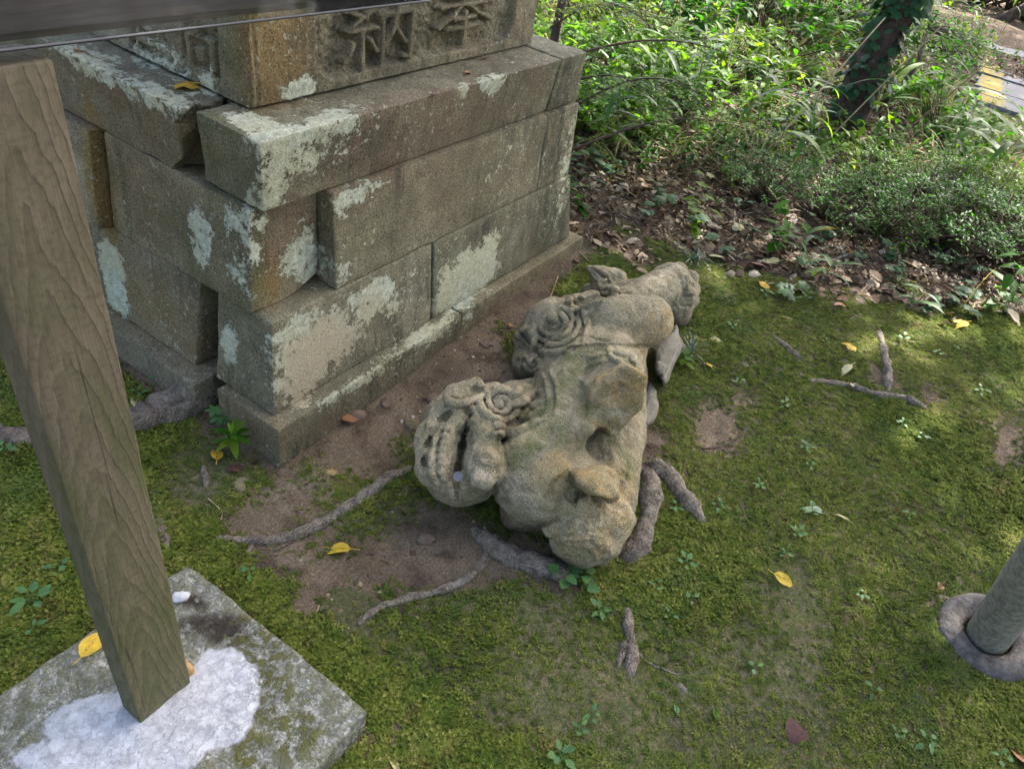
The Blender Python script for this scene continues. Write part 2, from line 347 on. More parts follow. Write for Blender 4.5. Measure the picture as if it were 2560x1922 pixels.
# top course, inscribed side
for a in [('lichen', 600, 400, 'R', .09, .05, .10, .42), ('lichen', 640, 350, 'R', .09, .13, .05, .32), ('lichen', 680, 320, 'R', .09, .06, .06, .28), ('lichen', 585, 445, 'R', .09, .04, .04, .45),
          ('rust', 900, 270, 'R', .09, .55, .16, .95), ('rust', 1120, 200, 'R', .09, .25, .12, .8), ('dark', 720, 330, 'R', .09, .25, .07, .55), ('dark', 1215, 180, 'R', .09, .06, .12, .9),
          ('lichen', 700, 255, 'T', .785, .09, .03, .46), ('lichen', 620, 290, 'T', .785, .10, .05, .50), ('lichen', 560, 270, 'T', .785, .05, .06, .50), ('lichen', 520, 262, 'T', .785, .03, .07, .42), ('lichen', 645, 282, 'T', .785, .14, .025, .5),
          ('lichen', 1060, 168, 'T', .785, .09, .022, .48), ('lichen', 1000, 183, 'T', .785, .06, .02, .42), ('lichen', 900, 208, 'T', .785, .10, .02, .16), ('dark', 1170, 130, 'T', .785, .3, .1, .35),
          ('algae', 480, 340, 'L', .07, .12, .16, .8),
          # upper left block
          ('lichen', 260, 170, 'T', .785, .05, .26, .40), ('lichen', 350, 205, 'T', .785, .05, .13, .46), ('lichen', 170, 125, 'T', .785, .07, .12, .42), ('rust', 250, 250, 'L', .05, .4, .12, .6), ('ochre', 330, 280, 'L', .05, .2, .1, .3),
          # middle course
          ('lichen', 740, 440, 'R', .08, .06, .02, .40), ('lichen', 790, 410, 'R', .08, .10, .015, .36), ('lichen', 750, 540, 'R', .08, .10, .13, .16), ('lichen', 735, 590, 'R', .08, .06, .05, .28), ('lichen', 805, 500, 'R', .08, .03, .06, .20),
          ('rust', 960, 400, 'R', .08, .16, .2, .45), ('dark', 1200, 300, 'R', .08, .09, .20, 1.0), ('lichen', 1225, 330, 'R', .08, .05, .16, .32), ('lichen', 1120, 330, 'R', .08, .25, .18, .12), ('dark', 1140, 270, 'R', .08, .16, .05, .6),
          ('rust', 610, 480, 'R', .13, .10, .12, 1.0), ('lichen', 640, 560, 'R', .13, .07, .06, .45), ('ochre', 575, 620, 'R', .13, .05, .10, 1.0), ('lichen', 670, 585, 'R', .13, .04, .05, .45), ('dark', 560, 520, 'R', .13, .04, .09, .8),
          ('lichen', 435, 500, 'L', .05, .045, .07, .50), ('lichen', 440, 545, 'L', .05, .035, .05, .46), ('lichen', 500, 480, 'L', .05, .05, .05, .38), ('lichen', 515, 560, 'L', .05, .06, .10, .30), ('lichen', 530, 470, 'L', .05, .03, .10, .36), ('algae', 480, 560, 'L', .05, .2, .2, .95), ('rust', 330, 420, 'L', .05, .2, .14, .8), ('ochre', 270, 420, 'L', .05, .15, .2, .35),
          ('ochre', 225, 390, 'R', .652, .05, .3, 1.3),
          # bottom course
          ('lichen', 680, 760, 'R', .06, .17, .11, .58), ('warmlich', 690, 770, 'R', .06, .17, .14, .85), ('lichen', 810, 640, 'R', .06, .10, .07, .48), ('lichen', 640, 710, 'R', .06, .10, .04, .5), ('lichen', 850, 660, 'R', .06, .05, .05, .36), ('lichen', 880, 620, 'R', .06, .08, .08, .20), ('dark', 640, 830, 'R', .06, .05, .04, .8), ('lichen', 640, 860, 'R', .06, .05, .04, .4), ('warmlich', 640, 860, 'R', .06, .06, .05, .9),
          ('lichen', 1000, 610, 'R', .06, .15, .12, .62), ('lichen', 1050, 560, 'R', .06, .06, .10, .6), ('lichen', 960, 620, 'R', .06, .05, .11, .55), ('dark', 1180, 470, 'R', .06, .10, .14, 1.0), ('dark', 1220, 440, 'R', .06, .06, .2, .9), ('lichen', 1215, 430, 'R', .06, .06, .15, .22), ('dark', 1050, 495, 'R', .06, .10, .05, .8),
          ('lichen', 242, 600, 'L', .03, .055, .10, .62), ('lichen', 488, 745, 'L', .03, .035, .055, .62), ('ochre', 340, 690, 'L', .03, .25, .18, .75), ('rust', 380, 640, 'L', .03, .2, .12, .6), ('algae', 520, 800, 'L', .03, .12, .2, .5), ('dark', 400, 620, 'L', .03, .05, .08, .5),
          # plinth
          ('lichen', 780, 820, 'T', .105, .10, .02, .46), ('lichen', 720, 860, 'T', .105, .06, .02, .40), ('lichen', 920, 720, 'T', .105, .12, .03, .50), ('lichen', 880, 745, 'R', .01, .08, .03, .30), ('rust', 800, 870, 'R', .01, .5, .10, .8), ('rust', 1120, 650, 'R', .01, .4, .1, .7), ('ochre', 540, 930, 'L', 0.0, .2, .1, .5), ('dark', 640, 980, 'R', .01, .10, .06, .8), ('dark', 760, 940, 'R', .01, .16, .05, .8), ('dark', 900, 850, 'R', .01, .18, .05, .8), ('dark', 1050, 740, 'R', .01, .2, .05, .8), ('dark', 1180, 640, 'R', .01, .2, .05, .8), ('algae', 1000, 690, 'T', .107, .5, .04, .7),
          # inscribed block
          ('ochre', 590, 130, 'R', .22, .13, .2, 1.0), ('lichen', 640, 190, 'R', .22, .06, .03, .50), ('rust', 590, 195, 'R', .22, .06, .04, .9), ('dark', 780, 130, 'R', .22, .35, .16, .55), ('rust', 1000, 90, 'R', .22, .25, .2, .75), ('algae', 470, 190, 'L', .15, .1, .2, .8), ('lichen', 330, 120, 'L', .15, .07, .07, .40), ('lichen', 450, 190, 'L', .15, .035, .05, .46), ('lichen', 380, 140, 'L', .15, .05, .05, .34), ('ochre', 545, 150, 'R', .22, .025, .2, .8)]:
    patch(*a)
def patch_attrs(W):
    A = {k: np.zeros(len(W)) for k in ALL_ATTR}
    wob = 1 + 0.35 * fbm(W, 14, 3, 71)
    for attr, c, pl, r1, r2, s, rot in PATCH:
        D = W - c
        if pl == 'R': a, b, n = D[:, 0], D[:, 2], D[:, 1]
        elif pl == 'L': a, b, n = D[:, 1], D[:, 2], D[:, 0]
        else: a, b, n = D[:, 0], D[:, 1], D[:, 2]
        e = np.sqrt((a / r1) ** 2 + (b / r2) ** 2 + (n / 0.045) ** 2) * wob
        A[attr] = np.maximum(A[attr], s * (1 - (sstep(0.35, 1.55, e) if attr == 'lichen' else sstep(0.55, 1.25, e))))
    A['lichen'] += 0.02 + 0.06 * vnoise(W * 3.0, 77)
    A['algae'] = np.maximum(A['algae'], 0.35 * sstep(-0.1, 0.5, vnoise(W * 2.3, 78)))
    A['rust'] = np.maximum(A['rust'], 0.4 * sstep(0.0, 0.6, vnoise(W * 2.0 + 9, 79)))
    return A
def axis_pts(L, r, step):
    n = max(2, int(round((L - 2 * r) / step)))
    return np.concatenate([[0, 0.3 * r], np.linspace(r, L - r, n + 1), [L - 0.3 * r, L]])
def block(name, b, t, parent, r=0.0045, step=0.017, rough=0.0020, chip=0.0032, seed=0, brk=None, mat=None):
    """b, t: (x0, x1, y0, y1, z) of the lower and upper faces; rounded, slightly uneven, chipped edges."""
    L = np.array([(b[1] - b[0] + t[1] - t[0]) / 2, (b[3] - b[2] + t[3] - t[2]) / 2, t[4] - b[4]])
    ax = [axis_pts(L[i], r, step) for i in range(3)]; n = [len(a) for a in ax]
    I, J, K = np.meshgrid(*[np.arange(k) for k in n], indexing='ij')
    on = (I == 0) | (I == n[0] - 1) | (J == 0) | (J == n[1] - 1) | (K == 0) | (K == n[2] - 1)
    idm = -np.ones(on.shape, int); idm[on] = np.arange(on.sum())
    P = np.stack([ax[0][I[on]], ax[1][J[on]], ax[2][K[on]]], 1)
    def q(a, b_, c, d, flip):
        f = np.stack([a, b_, c, d], -1).reshape(-1, 4); return f[:, ::-1] if flip else f
    Fs = []
    for s, flip in ((0, True), (-1, False)):
        g = idm[s]; Fs.append(q(g[:-1, :-1], g[1:, :-1], g[1:, 1:], g[:-1, 1:], flip))
        g = idm[:, s]; Fs.append(q(g[:-1, :-1], g[1:, :-1], g[1:, 1:], g[:-1, 1:], not flip))
        g = idm[:, :, s]; Fs.append(q(g[:-1, :-1], g[1:, :-1], g[1:, 1:], g[:-1, 1:], flip))
    # rounded box with noisy radius
    def to_world(Q):
        u = Q / L; w_ = u[:, 2:3]
        x0 = b[0] + (t[0] - b[0]) * u[:, 2]; x1 = b[1] + (t[1] - b[1]) * u[:, 2]
        y0 = b[2] + (t[2] - b[2]) * u[:, 2]; y1 = b[3] + (t[3] - b[3]) * u[:, 2]
        return np.stack([x0 + (x1 - x0) * u[:, 0], y0 + (y1 - y0) * u[:, 1], b[4] + (t[4] - b[4]) * u[:, 2]], 1)
    W0 = to_world(P)
    rr = (r + chip * np.clip(fbm(W0, 16, 4, 11 + seed), -0.8, 1.6))[:, None]
    rr = np.clip(rr, 0.002, 0.03)
    C = np.clip(P, rr, L - rr); D = P - C; nl = np.linalg.norm(D, axis=1, keepdims=True)
    N = D / np.maximum(nl, 1e-9)
    Q = np.where(nl > 1e-9, C + N * np.minimum(rr, nl), P)
    Q = Q + N * (rough * fbm(W0, 9, 4, 31 + seed) + 0.6 * rough * fbm(W0, 70, 2, 35 + seed))[:, None]
    if brk is not None: Q = brk(Q, L)
    W = to_world(Q)
    A = patch_attrs(W)
    o = mesh_obj(name, W, np.concatenate(Fs), mat or M['stone'], parent, attrs=A)
    o.data.set_sharp_from_angle(angle=rad(30)); return o

ped = empty('stone_pedestal', (0.75, 0.5, 0.0))
tag(ped, 'square stone pedestal of lichen-spotted blocks with carved characters', 'pedestal')
def blk(name, b, t, **k):
    o = block(name, b, t, ped, **k); o.matrix_parent_inverse = Matrix.Translation((-0.75, -0.5, 0)); return o
# plinth
blk('plinth_stone', (0.0, 0.742, 0.0, 0.235, -0.12), (0.002, 0.742, 0.004, 0.226, 0.105), seed=1, chip=0.004)
blk('plinth_stone', (0.748, 1.53, 0.004, 0.235, -0.12), (0.748, 1.52, 0.008, 0.235, 0.107), seed=2)
blk('plinth_stone', (-0.035, 0.2, 0.285, 1.15, -0.12), (-0.028, 0.2, 0.275, 1.15, 0.100), seed=3, chip=0.006)
# bottom course
blk('stone_block', (0.027, 0.640, 0.048, 0.259, 0.106), (0.050, 0.632, 0.068, 0.250, 0.365), seed=4)
blk('stone_block', (0.645, 1.478, 0.046, 0.27, 0.108), (0.636, 1.405, 0.066, 0.27, 0.365), seed=5)
blk('stone_block', (0.022, 0.24, 0.334, 1.10, 0.102), (0.042, 0.24, 0.302, 1.10, 0.363), seed=6, chip=0.006)
# middle course
def brk_mid(Q, L):            # worn lower corner on the inscribed side
    u = Q / L; wgt = np.exp(-((u[:, 0] - 1) / 0.30) ** 2 - ((u[:, 1]) / 0.10) ** 2 - ((u[:, 2]) / 0.20) ** 2)
    Q = Q.copy(); Q[:, 2] += 0.022 * wgt; Q[:, 1] += 0.006 * wgt; return Q
blk('stone_block', (0.040, 0.250, 0.122, 0.634, 0.366), (0.058, 0.252, 0.134, 0.630, 0.618), seed=7, brk=brk_mid, chip=0.005)
blk('stone_block', (0.258, 1.190, 0.072, 0.27, 0.367), (0.256, 1.190, 0.086, 0.27, 0.618), seed=8)
blk('stone_block', (1.194, 1.402, 0.073, 0.27, 0.367), (1.193, 1.396, 0.088, 0.27, 0.618), seed=9)
blk('stone_block', (0.010, 0.24, 0.645, 1.08, 0.365), (0.030, 0.24, 0.645, 1.08, 0.617), seed=10)
# top course
blk('coping_stone', (0.074, 1.208, 0.106, 0.292, 0.620), (0.054, 1.206, 0.084, 0.270, 0.785), seed=11, chip=0.0035)
blk('coping_stone', (1.213, 1.402, 0.102, 0.30, 0.621), (1.211, 1.366, 0.086, 0.30, 0.786), seed=12)
def brk_left(Q, L):           # ragged broken end facing the gap
    Q = Q.copy(); k = np.exp(-Q[:, 1] / 0.03)
    n = fbm(np.stack([Q[:, 0], Q[:, 2], 0 * Q[:, 0]], 1), 22, 4, 91)
    Q[:, 1] += k * (0.012 + 0.020 * n); return Q
blk('coping_stone', (0.056, 0.5, 0.350, 1.12, 0.620), (0.036, 0.5, 0.292, 1.12, 0.783), seed=13, brk=brk_left, chip=0.006)
blk('core_stone', (0.16, 1.30, 0.275, 1.02, 0.02), (0.16, 1.28, 0.29, 1.02, 0.778), seed=14, step=0.06)

# --- inscribed upper block: relief modelled on fine grids
CH = {
 'ho': [[(.2,.86),(.8,.87)],[(.25,.74),(.76,.75)],[(.08,.61),(.92,.63)],[(.5,.99),(.47,.78),(.38,.57),(.24,.43),(.04,.31)],[(.55,.62),(.68,.50),(.82,.41),(.98,.33)],[(.31,.40),(.69,.41)],[(.2,.25),(.8,.26)],[(.5,.50),(.5,.0)]],
 'no': [[(.30,.99),(.10,.83),(.30,.74)],[(.43,.88),(.06,.58),(.46,.57)],[(.26,.58),(.26,.02)],[(.13,.40),(.03,.16)],[(.37,.42),(.46,.24)],[(.54,.74),(.54,.0)],[(.54,.74),(.97,.75),(.97,.05),(.87,.09)],[(.75,.99),(.73,.70),(.68,.48),(.57,.28)],[(.72,.56),(.89,.30)]],
 'mon': [[(.06,.96),(.06,.0)],[(.06,.95),(.42,.95),(.42,.62)],[(.08,.80),(.42,.80)],[(.08,.64),(.42,.64)],[(.58,.95),(.58,.62)],[(.58,.95),(.94,.95),(.94,.02),(.84,.07)],[(.58,.80),(.92,.80)],[(.58,.64),(.92,.64)],[(.32,.46),(.32,.13)],[(.32,.46),(.68,.46),(.68,.13)],[(.32,.16),(.68,.16)]],
 'ya': [[(.15,.93),(.87,.93),(.87,.76),(.16,.76)],[(.15,.93),(.14,.50),(.0,.0)],[(.25,.60),(.90,.60)],[(.50,.58),(.33,.42),(.74,.43)],[(.66,.50),(.80,.37)],[(.28,.24),(.84,.24)],[(.55,.42),(.55,.03)],[(.16,.02),(.96,.03)]]}
def strokes(ch, s, z, s0, s1, z0, z1, flip, wd):
    u = (s - s0) / (s1 - s0); v = (z - z0) / (z1 - z0)
    if flip: u = 1 - u
    best = np.full(u.shape, 9.0)
    for st in CH[ch]:
        tot = len(st) - 1
        for i in range(tot):
            a = np.array(st[i]); b = np.array(st[i + 1]); ab = b - a
            tt = np.clip(((u - a[0]) * ab[0] + (v - a[1]) * ab[1]) / (ab @ ab), 0, 1)
            d = np.hypot(u - a[0] - tt * ab[0], v - a[1] - tt * ab[1])
            f = (i + tt) / tot; wgt = wd * (0.75 + 0.5 * np.abs(f - 0.45))
            best = np.minimum(best, d / wgt)
    return best          # < 1 inside a stroke
TB = dict(x0=0.146, x1=1.231, y0=0.216, y1=0.95, z0=0.791, z1=1.25)
def text_block():
    bt = 0.03
    parts_V, parts_F, off = [], [], 0
    def face(S, Zc, depth, mk):
        nonlocal off
        nS, nZ = S.shape; idx = np.arange(nS * nZ).reshape(nS, nZ) + off
        Fq = np.stack([idx[:-1, :-1], idx[1:, :-1], idx[1:, 1:], idx[:-1, 1:]], -1).reshape(-1, 4)
        V = mk(S, Zc, depth).reshape(-1, 3); parts_V.append(V); parts_F.append(Fq); off += len(V)
    def lin(a, b, st): return np.linspace(a, b, int((b - a) / st) + 1)
    # inscribed front, y = y0
    S, Zc = np.meshgrid(lin(TB['x0'], TB['x1'], 0.0034), lin(TB['z0'], TB['z1'], 0.0034), indexing='ij')
    P3 = np.stack([S.ravel(), Zc.ravel(), 0 * S.ravel()], 1)
    nz = fbm(P3, 30, 4, 60).reshape(S.shape); nf = fbm(P3, 120, 2, 64).reshape(S.shape)
    # recessed panel with rounded corners
    px0, px1, pz0 = 0.335, 1.115, 0.815
    dx = np.maximum(px0 + 0.06 - S, S - px1 + 0.06); dz = pz0 + 0.06 - Zc
    pd = np.hypot(np.maximum(dx, 0), np.maximum(dz, 0)) - 0.06 + 0.003 * nz
    dep = 0.024 * sstep(0.003, -0.006, pd)
    rel = np.minimum(strokes('no', S, Zc, 0.42, 0.665, 0.818, 0.972, False, 0.042), strokes('ho', S, Zc, 0.755, 1.005, 0.832, 0.990, False, 0.042))
    up = sstep(1.15, 0.80, rel + 0.06 * nz)
    dep = dep * (1 - 0.98 * up) + (dep > 0.012) * (1 - up) * 0.003 * (nz + nf)
    bd = 0.006 * sstep(0.012, 0.0, S - TB['x0']) + 0.005 * np.exp(-((S - TB['x0'] - 0.022) / 0.004) ** 2)   # bead along the corner
    dep = dep + bd + 0.0015 * nz + 0.0008 * nf
    face(S, Zc, dep, lambda S, Z, d: np.stack([S, TB['y0'] + d + bt * (Z - TB['z0']), Z], -1))
    # other side, x = x0: incised characters inside a shallow panel
    S, Zc = np.meshgrid(lin(TB['y0'], TB['y1'], 0.0042), lin(TB['z0'], TB['z1'], 0.0042), indexing='ij')
    P3 = np.stack([S.ravel(), Zc.ravel(), 5 + 0 * S.ravel()], 1)
    nz = fbm(P3, 30, 4, 61).reshape(S.shape); nf = fbm(P3, 120, 2, 65).reshape(S.shape)
    dx = np.maximum(0.300 + 0.03 - S, S - 0.93); dz = 0.806 - Zc
    pd = np.hypot(np.maximum(dx, 0), np.maximum(dz + 0.03, 0)) - 0.03
    dep = 0.006 * sstep(0.004, -0.006, pd)
    rel = np.minimum(strokes('mon', S, Zc, 0.312, 0.436, 0.806, 0.955, True, 0.055), strokes('ya', S, Zc, 0.468, 0.610, 0.806, 0.955, True, 0.055))
    dep = dep + 0.019 * sstep(1.15, 0.8, rel + 0.06 * nz) + 0.0022 * nz + 0.001 * nf + 0.006 * sstep(0.012, 0.0, S - TB['y0'])
    face(S[::-1], Zc, dep[::-1], lambda S, Z, d: np.stack([TB['x0'] + d + 0.02 * (Z - TB['z0']), S, Z], -1))
    # plain remaining faces
    def quad(c):
        nonlocal off
        parts_V.append(np.array(c, float)); parts_F.append(np.array([[0, 1, 2, 3]]) + off); off += 4
    x0, x1, y0, y1, z0, z1 = (TB[k] for k in ('x0', 'x1', 'y0', 'y1', 'z0', 'z1'))
    dy = bt * (z1 - z0)
    quad([(x1, y0, z0), (x1, y1, z0), (x1, y1, z1), (x1, y0 + dy, z1)])
    quad([(x1, y1, z0), (x0, y1, z0), (x0, y1, z1), (x1, y1, z1)])
    quad([(x0, y0 + dy, z1), (x1, y0 + dy, z1), (x1, y1, z1), (x0, y1, z1)])
    quad([(x0 + .006, y0 + .006, z0), (x0 + .006, y1, z0), (x1, y1, z0), (x1, y0 + .006, z0)])
    V = np.concatenate(parts_V)
    o = mesh_obj('inscribed_block', V, np.concatenate(parts_F), M['stone'], ped, attrs=patch_attrs(V))
    o.matrix_parent_inverse = Matrix.Translation((-0.75, -0.5, 0))
    o['label'] = 'upper block with two large characters carved on one side'
text_block()

# ------------------------------------------------------------------ fallen guardian statue, sculpted as a distance field
class SDF:
    def __init__(s, lo, hi, h):
        s.lo = np.array(lo); s.h = h; s.n = np.ceil((np.array(hi) - s.lo) / h).astype(int) + 1
        s.v = np.full(s.n, 0.12, np.float32)
    def sub(s, lo, hi):
        a = np.clip(np.floor((np.array(lo) - s.lo) / s.h).astype(int), 0, s.n - 1); b = np.clip(np.ceil((np.array(hi) - s.lo) / s.h).astype(int) + 1, 1, s.n)
        sl = tuple(slice(i, j) for i, j in zip(a, b))
        g = np.meshgrid(*[s.lo[k] + s.h * np.arange(a[k], b[k]) for k in range(3)], indexing='ij')
        return sl, np.stack(g, -1)
    def comb(s, sl, d, k, mode):
        v = s.v[sl]
        if mode == 'cut':                       # smooth subtraction
            t = np.clip(0.5 - 0.5 * (v + d) / k, 0, 1); s.v[sl] = v + (-d - v) * t + k * t * (1 - t)
        else:
            t = np.clip(0.5 + 0.5 * (v - d) / k, 0, 1); s.v[sl] = v + (d - v) * t - k * t * (1 - t)
    def cone(s, a, ra, b, rb, k=0.012, mode='add', cutplane=None, flat=None):
        a = np.array(a); b = np.array(b); R_ = max(ra, rb) + 3 * k + 0.02
        sl, P = s.sub(np.minimum(a, b) - R_, np.maximum(a, b) + R_)
        ab = b - a; l2 = ab @ ab
        t = np.clip(((P - a) @ ab) / l2, 0, 1) if l2 > 1e-12 else np.zeros(P.shape[:3])
        d = np.linalg.norm(P - a - t[..., None] * ab, axis=-1) - (ra + (rb - ra) * t)
        if cutplane is not None:
            n, p0 = cutplane; d = np.maximum(d, (P - p0) @ n)
        s.comb(sl, d.astype(np.float32), k, mode)
    def poly(s, c, planes, R_, k=0.006, mode='add'):
        c = np.array(c); sl, P = s.sub(c - R_, c + R_); d = np.full(P.shape[:3], -9.0)
        for n, q in planes:
            n = np.array(n, float); n /= np.linalg.norm(n); d = np.maximum(d, (P - c) @ n - q)
        s.comb(sl, d.astype(np.float32), k, mode)
    def val(s, p):
        i = (p - s.lo) / s.h
        if np.any(i < 0) or np.any(i >= s.n - 1): return 0.05
        f = np.floor(i).astype(int); t = i - f; r = 0.0
        for x in (0, 1):
            for y in (0, 1):
                for z in (0, 1):
                    r += s.v[f[0] + x, f[1] + y, f[2] + z] * (t[0] if x else 1 - t[0]) * (t[1] if y else 1 - t[1]) * (t[2] if z else 1 - t[2])
        return r
    def hit(s, d, far=5.0):
        d = d / np.linalg.norm(d); t = 1.0
        while t < far:
            v = s.val(CAMP + d * t)
            if v < 0.0008: return CAMP + d * t
            t += max(0.0015, v * 0.7)
        return None
    def normal(s, p):
        e = s.h; g = np.array([s.val(p + e * a) - s.val(p - e * a) for a in np.eye(3)]); return g / (np.linalg.norm(g) + 1e-9)
    def mesh(s):                                # naive surface nets
        v = s.v; n = v.shape; c = tuple(k - 1 for k in n)
        ins = v < 0
        cnt = np.zeros(c, np.float32); acc = np.zeros(c + (3,), np.float32)
        corner = [(i, j, k) for i in (0, 1) for j in (0, 1) for k in (0, 1)]
        def C(o, A=v): return A[o[0]:o[0] + c[0], o[1]:o[1] + c[1], o[2]:o[2] + c[2]]
        tot = sum(C(o, ins).astype(np.int8) for o in corner); act = (tot > 0) & (tot < 8)
        idx = np.argwhere(act); m_ = len(idx)
        cv = {o: v[idx[:, 0] + o[0], idx[:, 1] + o[1], idx[:, 2] + o[2]] for o in corner}
        A = np.zeros((m_, 3)); N_ = np.zeros(m_)
        for o in corner:
            for ax in range(3):
                if o[ax]: continue
                q = list(o); q[ax] = 1; q = tuple(q)
                x, y = cv[o], cv[q]; sg = (x < 0) != (y < 0)
                t = np.where(sg, x / np.where(sg, x - y, 1), 0)
                p = np.zeros((m_, 3)); p[:] = o; p[:, ax] = t
                A += p * sg[:, None]; N_ += sg
        V = s.lo + s.h * (idx + A / N_[:, None])
        im = -np.ones(c, np.int64); im[act] = np.arange(m_)
        Fs = []
        for ax in range(3):
            u, w_ = [(1, 2), (2, 0), (0, 1)][ax]
            e = [slice(1, c[k]) for k in range(3)]; e[ax] = slice(0, c[ax])
            a = ins[tuple(e)]; e2 = list(e); e2[ax] = slice(1, c[ax] + 1); b = ins[tuple(e2)]
            for flip, sel in ((False, a & ~b), (True, ~a & b)):
                q = np.argwhere(sel)
                off = np.ones(3, int); off[ax] = 0; q = q + off
                def cell(du, dw):
                    r = q.copy(); r[:, u] -= du; r[:, w_] -= dw; return im[r[:, 0], r[:, 1], r[:, 2]]
                f = np.stack([cell(1, 1), cell(0, 1), cell(0, 0), cell(1, 0)], 1)
                Fs.append(f[:, ::-1] if flip else f)
        F_ = np.concatenate(Fs); F_ = F_[(F_ >= 0).all(1)]
        return V, F_
ST = SDF((-0.02, -0.98, -0.05), (1.82, -0.05, 0.60), 0.0036)
def RX(rx, ry): return 820.9 + 0.43689 * rx, 535.7 + 0.43689 * ry        # detail-view pixel -> 2212 px view
def SP(rx, ry, z): return PZ(*RX(rx, ry), z)
def mpx(p): return 0.43689 * np.linalg.norm(p - CAMP) / 1598.5                  # metres per detail-view pixel
def cap(a, za, ra, b, zb, rb, k=0.012, mode='add', **kw):
    A = SP(*a, za); B = SP(*b, zb); ST.cone(A, ra * mpx(A), B, rb * mpx(B), k, mode, **kw)
def ball(a, z, r, k=0.01, mode='add'): cap(a, z, r, a, z, r, k, mode)
def surf(rx, ry):
    return ST.hit(ray(*RX(rx, ry)))
def chain(pts, radii, off=0.0, k=0.004, mode='add', seg=None):
    """tube along points found on the current surface (off > 0 lifts it, in radii)"""
    H = []
    for p in pts:
        h = surf(*p)
        if h is None or h[2] < 0.0: continue
        H.append(h)
    if len(H) < 1: return
    rr = np.interp(np.linspace(0, 1, len(H)), np.linspace(0, 1, len(radii)), radii)
    Q = [h + ST.normal(h) * off * r * mpx(h) for h, r in zip(H, rr)]
    if len(Q) == 1: Q = [Q[0], Q[0]]; rr = [rr[0], rr[0]]
    for i in range(len(Q) - 1): ST.cone(Q[i], rr[i] * mpx(Q[i]), Q[i + 1], rr[i + 1] * mpx(Q[i + 1]), k, mode)
def chains(items):
    prep = []
    for pts, radii, off, k, mode in items:
        H = [h for h in (surf(*p) for p in pts) if h is not None and h[2] > 0]
        if not H: continue
        rr = np.interp(np.linspace(0, 1, len(H)), np.linspace(0, 1, len(radii)), radii)
        prep.append(([h + ST.normal(h) * off * r * mpx(h) for h, r in zip(H, rr)], rr, k, mode))
    for Q, rr, k, mode in prep:
        if len(Q) == 1: Q = [Q[0], Q[0]]; rr = [rr[0], rr[0]]
        for i in range(len(Q) - 1): ST.cone(Q[i], rr[i] * mpx(Q[i]), Q[i + 1], rr[i + 1] * mpx(Q[i + 1]), k, mode)
def curve(pts, n):                              # resample a polyline smoothly
    P = np.array(pts, float); t = np.linspace(0, len(P) - 1, n); out = []
    for x in t:
        i = min(int(x), len(P) - 2); f = x - i
        p0, p1, p2, p3 = P[max(i - 1, 0)], P[i], P[i + 1], P[min(i + 2, len(P) - 1)]
        out.append(0.5 * (2 * p1 + (p2 - p0) * f + (2 * p0 - 5 * p1 + 4 * p2 - p3) * f * f + (3 * p1 - p0 - 3 * p2 + p3) * f ** 3))
    return np.array(out)
def spiral(cx, cy, r0, r1, turns, a0, sq=1.0, n=40, rot=0.0):
    a = np.linspace(0, turns * 2 * math.pi, n); r = np.linspace(r0, r1, n)
    x = r * np.cos(a + a0); y = sq * r * np.sin(a + a0)
    return [(cx + x[i] * math.cos(rot) - y[i] * math.sin(rot), cy + x[i] * math.sin(rot) + y[i] * math.cos(rot)) for i in range(n)]
VIEWN = -CAMR[2]

# trunk
cap((785, 1125), .150, 240, (930, 1040), .160, 235, .03)
cap((930, 1000), .170, 245, (1000, 660), .165, 225, .03)
cap((1000, 660), .165, 225, (1130, 480), .170, 190, .03)
cap((1130, 1230), .090, 140, (1170, 930), .090, 135, .02)
cap((1170, 930), .090, 135, (1200, 620), .100, 120, .02)
cap((700, 1290), .030, 110, (860, 1340), .030, 70, .015)
# hollow between the broken fore legs
cap((1000, 1000), .275, 88, (1190, 1000), .225, 98, .03, 'cut'); cap((1080, 960), .23, 75, (1170, 940), .21, 70, .02, 'cut')
# fore leg stump with its flat broken face
RT, DN, FW = CAMR[0], CAMR[1], CAMR[2]
def vdir(x, y, z): v = RT * x + DN * y + VIEWN * z; return v / np.linalg.norm(v)
pl0 = SP(1150, 770, .330); pn = vdir(-.15, .30, 1.0)
cap((1140, 590), .205, 160, (1150, 700), .26, 160, .018, cutplane=(pn, pl0))
u_ = mpx(pl0)
ST.poly(pl0 - pn * 0.05, [(pn, .05), (vdir(-1, -.05, .15), 135 * u_), (vdir(-.75, .75, .1), 150 * u_), (vdir(-.25, 1, .0), 185 * u_), (vdir(.75, .75, .1), 136 * u_), (vdir(1, .1, .1), 140 * u_), (vdir(.55, -.9, .1), 175 * u_), (vdir(-.6, -.8, .25), 128 * u_), (-pn, .06)], .2, .010)
# broken fore paw lump: faceted, cracked into toes
rg = np.random.RandomState(4)
def boulder(p, z, r, n, seed, k=.006, sq=(1, 1, 1)):
    g_ = np.random.RandomState(seed); A = SP(*p, z); R_ = r * mpx(A); pls = []
    for i in range(n):
        v = g_.randn(3); v /= np.linalg.norm(v); pls.append((v, R_ * g_.uniform(.78, 1.05)))
    ST.poly(A, pls, R_ * 1.7, k)
cap((990, 1340), .100, 160, (1090, 1340), .095, 150, .012); cap((1000, 1420), .075, 150, (1060, 1420), .075, 140, .012)
boulder((1000, 1370), .105, 188, 44, 3, .012); boulder((1100, 1330), .10, 150, 40, 5, .012)
for j, (p, z, r) in enumerate([((885, 1310), .125, 64), ((872, 1390), .10, 58), ((910, 1460), .075, 60), ((975, 1495), .06, 62), ((940, 1285), .165, 58), ((1015, 1295), .175, 50), ((940, 1365), .145, 52), ((1005, 1415), .14, 50), ((1085, 1490), .055, 66)]):
    boulder(p, z, r, 22, 30 + j, .005)
